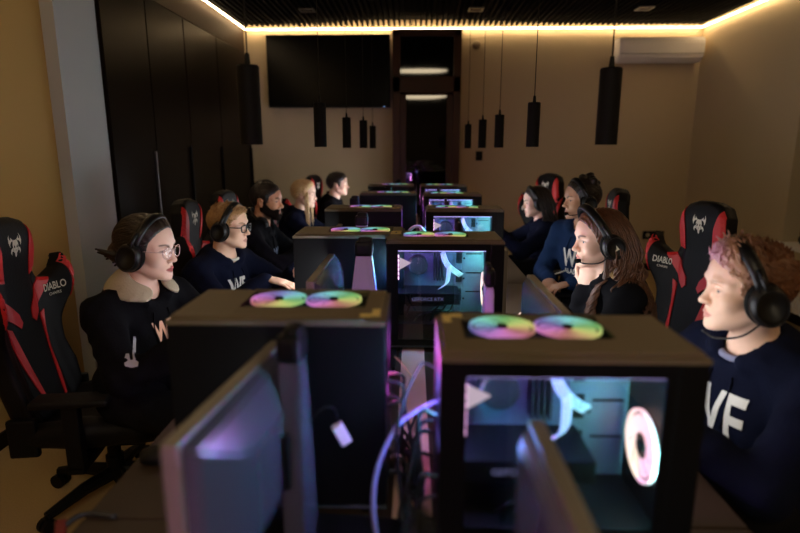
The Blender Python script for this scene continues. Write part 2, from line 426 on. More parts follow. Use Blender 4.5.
# pendants
pl = [(-.46, 1.60, 'first black tube pendant on the left, largest and hanging near the cupboards', .0),
      (-.47, 2.85, 'second black tube pendant from the camera in the left row, before the television', 0),
      (-.485, 4.1, 'third black tube pendant in the left row', 0), (-.40, 4.5, 'fourth black tube pendant in the left row', 0), (-.40, 5.5, 'last and smallest black tube pendant in the left row', 0),
      (.562, 1.68, 'large black tube pendant close on the right, in front of the air conditioner', 0), (.59, 2.85, 'second black tube pendant from the camera in the right row', 0),
      (.567, 3.82, 'third black tube pendant in the right row', 0), (.525, 4.4, 'fourth black tube pendant in the right row', 0), (.49, 5.2, 'last black tube pendant in the right row, just right of the door', 0)]
p0 = None; ZB = 1.485
for (x, y, lb, _) in pl:
    if p0 is None:
        p0 = t = thing('pendant_lamp', lb, 'pendant lamp', (x, y, ZB), group='black tube pendants over the tables')
        m = MB(); m.lathe([(.0, .008), (.027, .008), (.029, .0), (.031, .0), (.031, .21), (.028, .214), (0, .214)], 28); b_ = m.out(); obj('lamp_tube', b_, mat('pendant_black', (.003, .0025, .002, 1), .6, spec=.15), t)
        obj('lens', MB().lathe([(.0, .004), (.026, .004), (.026, .008), (0, .008)], 24).out(), mat('pendant_lens', srgb(150, 150, 170), .25), t)
        obj('collar', MB().cyl((0, 0, .213), (0, 0, .245), .009, .006).out(), M_black, t)
        obj('cord', MB().cyl((0, 0, .24), (0, 0, ZC-.04-ZB), .0022, n=6).out(), M_black, t)
        obj('ceiling_rose', MB().cyl((0, 0, ZC-.06-ZB), (0, 0, ZC-.035-ZB), .035).out(), M_black, t)
    else: dup(p0, (x, y, ZB), 0, lb)
# ------------------------------------------------------------------ desks
M_desk = mat('dark_desk_top', srgb(48, 37, 26), .5, spec=.25, noise=(9, .12), bump=(150, .06, .001))
M_dmetal = mat('dark_metal', srgb(30, 29, 30), .45, spec=.3)
ys = [-1.08, -.05, .98, 2.01, 3.04, 4.07, 5.10, 6.13]
desk0 = None
for side in (-1, 1):
    who = 'left' if side < 0 else 'right'
    for i in range(len(ys)-1):
        lb = {-1: ['dark desk top at the lower left corner, nearest the camera', 'dark left desk with the black mouse, in front of the woman in clear glasses',
                   'dark desk in the left row in front of the man in dark glasses', 'dark desk in the left row in front of the bearded man', 'dark desk in the left row in front of the blonde woman',
                   'dark desk in the left row in front of the farthest man', 'last dark desk of the left row toward the door'],
              1: ['dark desk at the lower right, under the nearest monitor', 'dark desk carrying the big near right computer with the rainbow fans', 'dark desk in the right row in front of the long haired woman',
                  'dark desk in the right row in front of the woman in the blue hoodie', 'dark desk in the right row in front of the farthest girl', 'dark desk in the right row past the farthest girl', 'last dark desk of the right row toward the door']}[side][i]
        y0, y1 = ys[i], ys[i+1]; g = 'dark desks of the %s row' % who; loc = (side*.0, (y0+y1)/2, 0)
        if desk0 is None:
            t = desk0 = thing('desk', lb, 'desk', loc, 0, g); h = (y1-y0)/2-.002
            obj('desk_top', MB().b2(-.665, -.03, -h, h, .71, .74, .004).out(), M_desk, t)
            obj('modesty_panel', MB().b2(-.05, -.035, -h+.05, h-.05, .35, .709).out(), M_dmetal, t)
            for sy in (-1, 1):
                m = MB(); m.b2(-.52, -.47, sy*(h-.08)-.02, sy*(h-.08)+.02, .03, .709, .004); m.b2(-.56, -.1, sy*(h-.08)-.03, sy*(h-.08)+.03, 0.0, .03, .004); m.b2(-.16, -.12, sy*(h-.08)-.02, sy*(h-.08)+.02, .03, .709, .004)
                obj('leg', m.out(), M_dmetal, t)
        else: dup(desk0, loc, 0 if side < 0 else PI, lb, g)
# light wooden centre beam that joins the two rows, cables lie on it
o = obj('cable_tray', MB().b2(-.028, .028, -1.0, 6.6, .66, .735).b2(-.041, .041, -.9, 6.5, .7405, .744, .001).out(), mat('pale_tray', srgb(214, 176, 160), .5))
tag(o, 'pale cable tray between the two rows of desks, under the tangled cables', 'cable tray')

# ------------------------------------------------------------------ computer towers
L_, W_, H_ = .42, .22, .42
M_case = mat('case_lit_top', srgb(96, 83, 64), .5, metal=.0, bump=(300, .05, .0005))  # warm overhead light put into the colour of the top plate
M_cased = mat('case_shaded_black', (.0028, .0028, .0034, 1), .45, spec=.15)  # same case with shade put into the colour; inner parts share it
M_board = mat('motherboard_black', srgb(84, 88, 106), .4, noise=(40, .5))
M_tray = mat('case_tray', srgb(92, 100, 110), .35, metal=.3)
M_cablew = mat('white_sleeved_cable', srgb(225, 215, 215), .5)
M_fan = attr_emis('rgb_fan', 'hue', .5); M_fan2 = attr_emis('rgb_fan_bright', 'hue', 2.6)
M_fan3 = attr_emis('rgb_rear_fan', 'hue', 60.)
M_glass = glass('smoked_glass', (.78, .78, .8, 1), .05)
def hsv(h, s=1, v=1):
    import colorsys; return colorsys.hsv_to_rgb(h % 1, s, v)
def fan(name, parent, R, M, hue0, m_, span=1., sat=.8, mixed=False, inner=.34):
    """ring with nine lit blades, every blade its own hue"""
    bm = bmesh.new(); lay = bm.verts.layers.float_color.new('hue')
    n = 9; N = 54
    def add(vs, fs, col):
        b = []
        for v in vs:
            q = bm.verts.new(M @ Vector(v)); b.append(q)
            a = math.atan2(v[1], v[0])/(2*PI)
            c = col if col else hsv(hue0+span*a, sat, 1 if not mixed else .55+.45*abs(math.sin(a*PI*3+hue0*9)))
            q[lay] = (*c, 1)
        for f in fs: bm.faces.new([b[i] for i in f])
    for k in range(n):
        vs = []; fs = []
        for j in range(6):
            r = R*(inner+(.94-inner)*j/5); a0 = 2*PI*k/n+.55*j/5; w = .70-.004*j
            for (da, z) in ((0, -.0007), (w*.5, 0.), (w, .0007)):
                vs.append((r*math.cos(a0+da), r*math.sin(a0+da), z))
        for j in range(5):
            for q in range(2): fs.append((j*3+q, j*3+q+1, j*3+4+q, j*3+3+q))
        add(vs, fs, None)
    vs, fs = [], []
    for (r, z) in ((R*1.02, -.003), (R*1.1, -.003), (R*1.1, .003), (R*1.02, .003)):
        for k in range(N): vs.append((r*math.cos(2*PI*k/N), r*math.sin(2*PI*k/N), z))
    for i in range(4):
        for k in range(N): fs.append((i*N+k, i*N+(k+1) % N, ((i+1) % 4)*N+(k+1) % N, ((i+1) % 4)*N+k))
    add(vs, fs, None)
    f = obj(name, bm, m_, parent)
    hb = MB(); hb.lathe([(0, -.004), (R*.17, -.004), (R*.18, .003), (R*.14, .005), (0, .005)], 24, M)
    obj('fan_hub', hb.out(), M_black, f)
    return f
def make_tower(label, loc, rotz, group, fo, led=1., rhue=.56):
    t = thing('computer_tower', label, 'computer', loc, rotz, group)
    x0, x1, y0, y1 = -L_/2, L_/2, -W_/2, W_/2; b = .018
    m = MB()                                                                  # chassis: tray, floor, rear wall with holes, front wall
    m.b2(x0+.002, x1-.002, y1-.04, y1-.034, b, H_-.03); m.b2(x0, x1, y0, y1, b, b+.008)
    obj('chassis', m.out(), M_tray, t)
    m = MB(); m.b2(x0, x1, y1-.006, y1, b, H_-.016, .003); obj('side_panel', m.out(), M_cased, t)
    m = MB(); m.b2(x1-.05, x1, y0, y1-.006, b, H_-.016, .004); obj('front_panel', m.out(), M_cased, t)
    m = MB()                                                                  # rear wall, open at the fan and the ports
    m.b2(x0, x0+.004, y0, y1-.006, b, .06); m.b2(x0, x0+.004, y0, y0+.025, .06, H_-.016); m.b2(x0, x0+.004, y1-.046, y1-.006, .06, H_-.016); m.b2(x0, x0+.004, y0+.025, y1-.046, H_-.05, H_-.016); m.b2(x0, x0+.004, y0+.025, y1-.046, .215, .235)
    for k in range(6): m.b2(x0, x0+.003, y0+.025, y1-.046, .068+.025*k, .083+.025*k)
    obj('rear_panel', m.out(), M_cased, t)
    m = MB(); z0, z1 = H_-.016, H_                                            # top plate around the two fans
    rx0, rx1, ry0, ry1 = x0+.045, x0+.308, fo-.072, fo+.072
    for a in ((x0, rx0, y0, y1), (rx1, x1, y0, y1), (rx0, rx1, y0, ry0), (rx0, rx1, ry1, y1)): m.b2(*a, z0, z1)
    b_ = m.out(); bmesh.ops.remove_doubles(b_, verts=b_.verts[:], dist=1e-5)
    es = [e for e in b_.edges if all(abs(v.co.z-z1) < 1e-4 for v in e.verts) and ((all(abs(abs(v.co.x)-L_/2) < 1e-4 for v in e.verts)) or (all(abs(abs(v.co.y)-W_/2) < 1e-4 for v in e.verts)))]
    bmesh.ops.bevel(b_, geom=es, offset=.008, segments=2, affect='EDGES')
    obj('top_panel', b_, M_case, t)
    m = MB(); m.b2(rx0-.001, rx1+.001, ry0-.001, ry1+.001, z1-.0172, z1-.0155); obj('fan_mount', m.out(), M_cased, t)
    for k, cx in enumerate((x0+.118, x0+.236)): fan('top_fan', t, .054, Matrix.Translation((cx, fo, z1-.004)), (.70 if led > 1 else .12)+.18*k, M_fan, span=1., sat=.72, mixed=True, inner=.16)
    m = MB()
    for k in range(5): m.b2(rx0, rx1, ry0+.024*(k+1)-.0012, ry0+.024*(k+1)+.0012, z1-.0155, z1-.013)
    obj('top_grille', m.out(), M_cased, t)
    obj('sticker', MB().b2(x0+.012, x0+.0275, y1-.06, y1-.012, z1-.0005, z1+.0008).b2(x0+.0275, x0+.05, y1-.028, y1-.008, z1-.0005, z1+.0008).out(), mat('beige_sticker', srgb(215, 190, 120), .6), t)
    # glass side with a black border
    gx0, gx1, gz0, gz1 = x0+.042, x1-.066, b+.03, H_-.040
    m = MB(); m.b2(x0, gx0, y0, y0+.005, b, H_-.016); m.b2(gx1, x1-.05, y0, y0+.005, b, H_-.016); m.b2(gx0, gx1, y0, y0+.005, b, gz0); m.b2(gx0, gx1, y0, y0+.005, gz1, H_-.016)
    fr = obj('glass_frame', m.out(), M_cased, t); obj('glass_panel', MB().b2(gx0, gx1, y0+.001, y0+.004, gz0, gz1).out(), M_glass, t)
    # inside
    yb = y1-.042; pg = MB()
    pg.b2(x0+.03, x0+.245, yb-.006, yb, .12, H_-.04); mb = obj('motherboard', pg.out(), M_board, t)
    m = MB()
    m.b2(x0+.012, x0+.055, yb-.05, yb-.006, .235, H_-.06, .004); m.b2(x0+.08, x0+.17, yb-.03, yb-.006, H_-.075, H_-.06, .002); m.b2(x0+.07, x0+.22, yb-.02, yb-.006, .185, .20, .002); m.b2(x0+.07, x0+.22, yb-.02, yb-.006, .13, .145, .002)
    obj('heat_sink', m.out(), M_dmetal, mb)
    for k in range(4): obj('memory_module', MB().b2(x0+.175+.011*k, x0+.180+.011*k, yb-.045, yb-.006, .24, .365, .001).out(), M_dmetal, mb)
    m = MB(); M_ = Matrix.Translation((x0+.115, yb-.03, .30)) @ Matrix.Rotation(PI/2, 4, 'X'); m.lathe([(.0, .03), (.032, .03), (.036, .026), (.036, -.025), (0, -.025)], 32, M_); obj('cpu_cooler', m.out(), M_dmetal, t)
    m = MB(); m.b2(x0+.012, x0+.27, y0+.04, yb-.006, .170, .212, .004)
    g = obj('graphics_card', m.out(), M_cased, t)
    tb = text_bm('GEFORCE RTX', .018, .02); bmesh.ops.transform(tb, matrix=Matrix.Translation((x0+.15, y0+.0385, .191)) @ Matrix.Rotation(PI/2, 4, 'X'), verts=tb.verts); obj('lettering', tb, emis('card_lettering', (.5, .5, 1, 1), .4), g)
    m = MB(); m.b2(x0+.005, x1-.052, y0+.012, yb-.001, b+.008, .105, .003)
    for k in range(14): m.b2(x0+.03+k*.022, x0+.044+k*.022, y0+.0105, y0+.0125, .05, .09)
    obj('power_supply_cover', m.out(), M_cased, t)
    m = MB()                                                                 # panel with slots beside the board
    m.b2(x0+.255, x1-.055, yb-.004, yb, .12, H_-.04)
    obj('cable_panel', m.out(), M_tray, t)
    m = MB()
    for k in range(3):
        m.b2(x0+.262, x0+.285, yb-.0055, yb-.0035, .15+.075*k, .20+.075*k, .001); m.b2(x0+.30, x1-.06, yb-.0055, yb-.0035, .185+.075*k, .19+.075*k)
        m.cyl((x0+.293, yb-.003, .16+.08*k), (x0+.293, yb-.0065, .16+.08*k), .004, n=10)
    obj('slot', m.out(), M_cased, t)
    for pts in ([(x0+.20, yb-.015, H_-.05), (x0+.202, yb-.05, H_-.08), (x0+.22, yb-.07, .30), (x0+.262, yb-.06, .265), (x0+.275, yb-.02, .25)],
                [(x0+.225, yb-.07, .295), (x0+.222, yb-.085, .27), (x0+.215, yb-.09, .235), (x0+.19, yb-.08, .214)]):
        m = MB()
        for k in range(4): m.tube(smooth_path([(p[0]+.0045*k, p[1], p[2]+.0035*k) for p in pts], 20), .0017, 6)
        obj('white_cable', m.out(), M_cablew, t)
    for k in range(3):
        m = MB(); m.tube(smooth_path([(x0+.1+.03*k, y0+.05, .105), (x0+.12+.03*k, y0+.04, .13+.01*k), (x0+.17+.03*k, y0+.06, .14), (x0+.21+.02*k, y0+.1, .168)], 16), .003, 6); obj('power_cable', m.out(), M_black, t)
    # lights of the case
    fan('front_fan', t, .058, Matrix.Translation((x1-.062, -.03, .222)) @ Matrix.Rotation(-PI/2, 4, 'Y'), .01, M_fan2, span=.16, sat=.5, inner=.4)
    fan('rear_fan', t, .05, Matrix.Translation((x0+.014, -.012, .30)) @ Matrix.Rotation(PI/2, 4, 'Y'), rhue, M_fan3, span=.42, sat=.9)
    m = MB(); m.b2(gx0, gx0+.16, y0+.010, y0+.016, gz1+.006, gz1+.012); obj('led_bar', m.out(), emis('led_violet%d' % (led > 1), (.40, .26, 1., 1) if led == 1 else (.8, .34, 1, 1), (230 if led == 1 else 190*led)), t)
    m = MB(); m.b2(gx0+.16, gx1, y0+.010, y0+.016, gz1+.006, gz1+.012); obj('led_bar', m.out(), emis('led_blue%d' % (led > 1), (.1, .3, 1., 1) if led == 1 else (.45, .3, 1, 1), (230 if led == 1 else 190*led)), t)
    obj('led_line', MB().b2(gx0, gx1, y0+.007, y0+.009, gz1-.0035, gz1).out(), emis('led_line%d' % (led > 1), (.62, .5, 1., 1) if led == 1 else (.7, .35, 1, 1), 2.6 if led == 1 else 30), t)
    m = MB(); m.b2(gx1+.006, gx1+.012, y0+.008, y0+.014, .16, .36); obj('led_bar', m.out(), emis('led_teal', (.2, .9, .75, 1), 280), t)
    m = MB(); m.mesh([(x0+.046, y0+.05, .30), (x0+.046, y0+.05, .345), (x0+.088, y0+.05, .325), (x0+.046, y0+.056, .30), (x0+.046, y0+.056, .345), (x0+.088, y0+.056, .325)], [(0, 1, 2), (5, 4, 3), (0, 3, 4, 1), (1, 4, 5, 2), (2, 5, 3, 0)]); obj('rear_fan_glow', m.out(), emis('rear_fan_glow', (1., .78, .9, 1), .9), t)  # added glowing wedge, stands for the rear fan glow seen edge on
    m = MB()
    for k in range(6): m.b2(gx0-.004, gx0+.003, y0+.02, y0+.026, .27+.016*k, .28+.016*k)
    obj('led_bar', m.out(), emis('led_pink%d' % (led > 1), (1., .5, .85, 1) if led == 1 else (1, .32, .9, 1), 5 if led == 1 else 330), t)
    for sx in (-1, 1):
        for sy in (-1, 1): obj('foot', MB().cyl((sx*.17, sy*.08, 0), (sx*.17, sy*.08, b), .018, .016).out(), M_black, t)
    return t
ZD = .7402
RT = [(.253, .93, 'big near right computer tower with glass side and rainbow fans on top'), (.113, 2.05, 'second computer tower on the right with its lit glass side showing a white cable fork'), (.276, 3.09, 'third computer tower on the right, half lit window with a dark stand in front'),
      (.28, 4.12, 'fourth computer tower on the right with a bright strip in its window'), (.27, 5.15, 'last computer tower on the right, before the door')]
LT = [(-.262, 1.11, 'near left computer tower, plain black side, two rainbow fans on its warmly lit top'), (-.246, 2.17, 'second computer tower on the left, behind the near left one'), (-.275, 3.11, 'third computer tower on the left, between the pink lit stands'),
      (-.19, 4.2, 'fourth computer tower on the left with a teal glow on its side'), (-.21, 5.2, 'last computer tower on the left, before the door'), (-.31, .18, 'computer tower just below the picture, lighting the near left monitor')]
RT.append((.25, -.2, 'computer tower below the camera on the right desk'))
for lst, rz, fo, gr in ((RT, 0, .036, 'computer towers of the right row'), (LT, PI, -.036, 'computer towers of the left row')):
    tw0 = None
    for (x, y, lb) in lst:
        if tw0 is None: tw0 = make_tower(lb, (x, y, ZD), rz, gr, fo, *((1., .655) if rz == 0 else (3.5, .86)))
        else: dup(tw0, (x, y, ZD), rz, lb, gr)

# ------------------------------------------------------------------ monitors
M_mon = mat('monitor_shell', srgb(70, 68, 80), .26, spec=.8, bump=(200, .04, .0005))
def make_monitor(label, loc, rotz, group, col=((-.07, -.20), (-.115, -.165)), dy=0., top=0., cm=None, lift=0.):
    """screen faces +x; the stand column is behind it with a handle on top"""
    t = thing('monitor', label, 'monitor', loc, rotz, group)
    z0, z1, w = .045+lift, .345+lift, .272
    m = MB(); m.b2(-.012, .012, -w, w, z0, z1, .004); obj('bezel', m.out(), mat('bezel_grey', srgb(112, 104, 94), .35), t)
    F = MB(); v = []
    for (x, a, c0, c1) in ((-.010, w-.004, z0+.004, z1-.004), (-.028, w-.02, z0+.02, z1-.02), (-.045, .17, z0+.06, z1-.07), (-.05, .12, z0+.08, z1-.09)):
        v += [(x, -a, c0), (x, a, c0), (x, a, c1), (x, -a, c1)]
    f = [(0, 1, 2, 3), (15, 14, 13, 12)]
    for i in range(3):
        for k in range(4): f.append((i*4+k, i*4+(k+1) % 4, (i+1)*4+(k+1) % 4, (i+1)*4+k))
    F.mesh(v, f); b_ = F.out(); bmesh.ops.bevel(b_, geom=b_.edges[:], offset=.004, segments=2, affect='EDGES'); obj('back_shell', b_, M_mon, t)
    obj('screen', MB().b2(.0122, .0128, -w+.01, w-.01, z0+.016, z1-.01).out(), M_screen, t)
    # stand
    (b1, b0), (t1, t0) = col; zt = .41+top
    prof = [(b0, .0), (b0-.003, .03), (t0-.004, zt-.05), (t0+.004, zt-.008), ((t0+t1)/2, zt), (t1-.004, zt-.008), (t1+.004, zt-.05), (b1, .03), (b1, .0)]
    m = MB(); n = len(prof); wd = [.05, .048, .026, .022, .02, .022, .026, .048, .05]
    vs = [(x, dy-a, z) for (x, z), a in zip(prof, wd)]+[(x, dy+a, z) for (x, z), a in zip(prof, wd)]
    m.mesh(vs, [tuple(range(n)), tuple(reversed(range(n, 2*n)))]+[(i, (i+1) % n, (i+1) % n+n, i+n) for i in range(n)])
    b_ = m.out(); bmesh.ops.bevel(b_, geom=b_.edges[:], offset=.005, segments=2, affect='EDGES')
    c = obj('stand_column', b_, cm or mat('stand_violet_lit', srgb(180, 160, 205), .45), t)  # violet LED glow put into the column colour
    w2 = (t1-t0)/2+.006; cx = (t0+t1)/2
    m = MB(); m.box((cx, dy, zt-.012), (2*w2, .062, .05), .012); m.box((cx-.004, dy, zt+.012), (2*w2-.012, .045, .03), .012); obj('handle', m.out(), M_black, c)
    m = MB(); m.cyl((min(b1, t1)-.01, dy, .2), (-.03, dy, .2), .022); m.box((-.052, dy, .2), (.02, .1, .1), .004); obj('arm', m.out(), M_black, t)
    m = MB(); m.b2(-.25, .02, -.12, .12, 0, .012, .005); obj('base', m.out(), M_black, t)
    return t
M_screen = bpy.data.materials.new('screen_glow'); M_screen.use_nodes = True
nt = M_screen.node_tree; nt.nodes.remove(nt.nodes['Principled BSDF'])
e = nt.nodes.new('ShaderNodeEmission'); oi = nt.nodes.new('ShaderNodeObjectInfo'); tc = nt.nodes.new('ShaderNodeTexCoord')
no = nt.nodes.new('ShaderNodeTexNoise'); no.inputs['Scale'].default_value = 9; nt.links.new(tc.outputs['Object'], no.inputs['Vector'])
mr = nt.nodes.new('ShaderNodeMapRange'); mr.inputs['To Min'].default_value = .5; mr.inputs['To Max'].default_value = 1.4; nt.links.new(no.outputs['Fac'], mr.inputs['Value'])
mu = nt.nodes.new('ShaderNodeMath'); mu.operation = 'MULTIPLY'; nt.links.new(mr.outputs[0], mu.inputs[0]); nt.links.new(oi.outputs['Alpha'], mu.inputs[1])
m2 = nt.nodes.new('ShaderNodeMath'); m2.operation = 'MULTIPLY'; m2.inputs[1].default_value = 12; nt.links.new(mu.outputs[0], m2.inputs[0])
nt.links.new(oi.outputs['Color'], e.inputs['Color']); nt.links.new(m2.outputs[0], e.inputs['Strength']); nt.links.new(e.outputs[0], nt.nodes['Material Output'].inputs[0])
# x, y, tilt, brightness, label
CN = ((-.155, -.18), (-.16, -.176))
RM = [(.18, .48, 0, .12, CN, 0, -.06, 'blurred monitor at the bottom right, seen edge on before the big glass sided computer'), (.37, 1.45, 0, .62, CN, 0, 0, 'monitor facing the young man with dyed hair, on the right'), (.36, 2.42, 0, .62, CN, 0, 0, 'monitor of the long haired woman, its stand before the third right computer'),
      (.37, 3.45, 0, .3, CN, 0, 0, 'monitor of the woman in the blue hoodie'), (.37, 4.60, 0, .7, CN, 0, 0, 'monitor of the farthest girl on the right')]
CW = ((-.07, -.20), (-.115, -.165))
LM = [(-.272, .885, -6, .12, ((-.045, -.08), (-.045, -.075)), -.03, 0, 'blurred monitor at the bottom left, colours glinting on its back'), (-.31, 1.88, 0, .6, CW, 0, 0, 'monitor of the woman in clear glasses, pink lit stand behind the near left computer'), (-.39, 2.66, 0, .6, CW, 0, 0, 'monitor of the man in dark glasses, stand seen over the second left computer'),
      (-.53, 3.66, 0, .2, CW, 0, 0, 'monitor of the bearded man, violet lit stand before the farthest man'), (-.36, 4.72, 0, .8, CW, 0, 0, 'monitor of the blonde woman, little pink lit stand before the television wall'), (-.30, 5.75, 0, .8, CW, 0, 0, 'monitor of the farthest man, close to the door')]
for lst, rz, gr in ((RM, 0, 'monitors of the right row'), (LM, PI, 'monitors of the left row')):
    mn0 = None
    for (x, y, a, br, col, dy, top, lb) in lst:
        rot = rz+math.radians(a)
        if dy or top: t = make_monitor(lb, (x, y, ZD), rot, gr, col, dy, top, M_mon, .03 if dy else 0)
        elif mn0 is None: mn0 = t = make_monitor(lb, (x, y, ZD), rot, gr, col)
        else: t = dup(mn0, (x, y, ZD), rot, lb, gr)
        for c in t.children:
            if c.name.startswith('screen'): c.color = (.93, .95, 1., br)

# ------------------------------------------------------------------ cables
M_cab = mat('black_rubber', srgb(20, 20, 22), .5)
def cable(pts, r, label, m_=None, group=None, name='cable'):
    vs, fs = tube_np([smooth_path(pts, 40)], r, 8); o = obj(name, np_mesh(name, vs, fs), m_ or M_cab, None, True)
    tag(o, label, 'cable', group); return o
cable([(.06, 1.0, 1.0), (.02, .99, .985), (-.03, .97, .955), (-.065, .93, .89), (-.07, .89, .83), (-.055, .86, .775), (-.02, .82, .752), (.0, .7, .75)], .0052, 'pale cable in violet light, arching from the big right computer down to the desk', mat('cable_violet_lit', srgb(120, 110, 160), .45))  # violet light from the cases is put into this cable colour
for (yr, xr, yl, xl, n, lb) in ((.93, .046, 1.11, -.054, 24, 'black cable in the tangle between the two nearest computer towers'), (2.05, -.094, 2.17, -.04, 6, 'black cable hanging behind the second right computer tower'), (3.09, .07, 3.11, -.066, 7, 'black cable behind the third right computer tower')):
    for k in range(n):
        a = rng.uniform(0, 1, 8); s = 1 if k % 2 else -1
        xs_ = (xr if s > 0 else xl)-s*.004; yy = (yr if s > 0 else yl)+(a[0]-.5)*.16
        z = 1.08-.30*a[1]; mid = (xr+xl)/2
        cable([(xs_, yy, z), (xs_-s*.03, yy, z-.02*a[2]), (mid+(a[3]-.5)*.05, yy+(a[4]-.5)*.15, z-.08-.1*a[5]), (mid+(a[5]-.5)*.06, yy+(a[6]-.5)*.2, .80), (mid+(a[7]-.5)*.05, yy+(a[2]-.5)*.3, .752), (mid+(a[1]-.5)*.05, yy+(a[3]-.5)*.5, .75)],
              .0028+.0016*a[6], lb, None, 'black cables behind the computer towers')
cable([(.06, 3.02, 1.03), (.03, 3.02, 1.06), (-.01, 3.02, 1.05), (-.04, 3.02, 1.0), (-.05, 3.0, .9), (-.04, 3., .76)], .009, 'pale ribbed cable arch behind the third right computer', mat('pale_ribbed', srgb(200, 200, 215), .5))
cable([(-.045, 1.26, .985), (-.03, 1.25, .975), (-.008, 1.25, .945), (.004, 1.25, .93)], .0014, 'thin orange and white cable end between the near towers', mat('orange_cable', srgb(150, 120, 80), .5))
# small things on the desk
t = thing('cable_adapter', 'small pale box hanging behind the near left monitor', 'adapter', (-.133, .95, .95))
obj('casing', MB().box((0, 0, 0), (.022, .014, .045), .003, rot=Euler((0, math.radians(-25), .4))).out(), mat('pale_adapter', srgb(215, 180, 205), .4), t)
obj('cord', MB().tube(smooth_path([(-.006, 0, .02), (-.012, 0, .05), (-.03, -.02, .06), (-.06, -.03, .03)]), .002, 6).out(), M_black, t)
t = thing('computer_mouse', 'black mouse on the left desk below the woman in clear glasses', 'mouse', (-.60, 1.2, ZD), .2)
F = Field(axis(-.05, .08, .004), axis(-.05, .05, .004), axis(-.01, .06, .004)); F.ell((0, 0, .012), (.06, .032, .026), .01); F.D = np.maximum(F.D, (.001-F.z)[None, None, :]).astype(np.float32)
obj('body', quad_mesh('mouse', *F.mesh()), M_black, t); obj('scroll_wheel', MB().cyl((.032, -.004, .031), (.032, .004, .031), .009).out(), M_dmetal, t)
vs, fs = tube_np([smooth_path([(-.60, .98, .744), (-.66, .985, .746), (-.682, .96, .745), (-.70, .92, .72), (-.715, .86, .62), (-.70, .84, .5)], 30)], .006, 8)
o = obj('strap', np_mesh('strap', vs, fs), M_cab, None, True); tag(o, 'black cord with a red clip hanging over the lower left desk corner', 'cord')
obj('clip', MB().box((-.69, .945, .74), (.02, .04, .014), .004, rot=Euler((.3, 0, .5))).out(), mat('red_clip', srgb(90, 16, 14), .5), o)
# ------------------------------------------------------------------ gaming chairs
M_leath = mat('black_leatherette', (.0035, .003, .0034, 1), .55, spec=.2, bump=(90, .25, .003))
M_red = mat('red_leatherette', srgb(200, 34, 36), .5, bump=(90, .2, .003))
M_mark = mat('pale_print', srgb(214, 206, 186), .6)
SKULL = [[(0, -1.0), (.12, -.85), (.16, -.6), (.3, -.5), (.36, -.2), (.45, .1), (.36, .4), (.16, .55), (0, .5), (-.16, .55), (-.36, .4), (-.45, .1), (-.36, -.2), (-.3, -.5), (-.16, -.6), (-.12, -.85)]]
for s in (-1, 1):
    SKULL += [[(s*.3, .42), (s*.55, .45), (s*.8, .2), (s*.78, -.05), (s*.9, .1), (s*1.0, .4), (s*.95, .75), (s*.75, 1.05), (s*.82, .75), (s*.72, .55), (s*.6, .62), (s*.62, .85), (s*.5, .68), (s*.3, .58)][::s],
              [(s*.42, -.1), (s*.7, -.25), (s*.78, -.5), (s*.6, -.75), (s*.62, -.5), (s*.5, -.42), (s*.36, -.45)][::s]]
EYES = [[(s*.1, -.02), (s*.3, .12), (s*.28, -.12), (s*.14, -.2)][::s] for s in (-1, 1)]+[[(0, -.28), (.07, -.45), (0, -.4), (-.07, -.45)]]
def scaled(polys, k, off=(0, 0)): return [[(x*k+off[0], y*k+off[1]) for x, y in P] for P in polys]
def squeeze(b_, k):
    for v in b_.verts: v.co.x *= k
    return b_
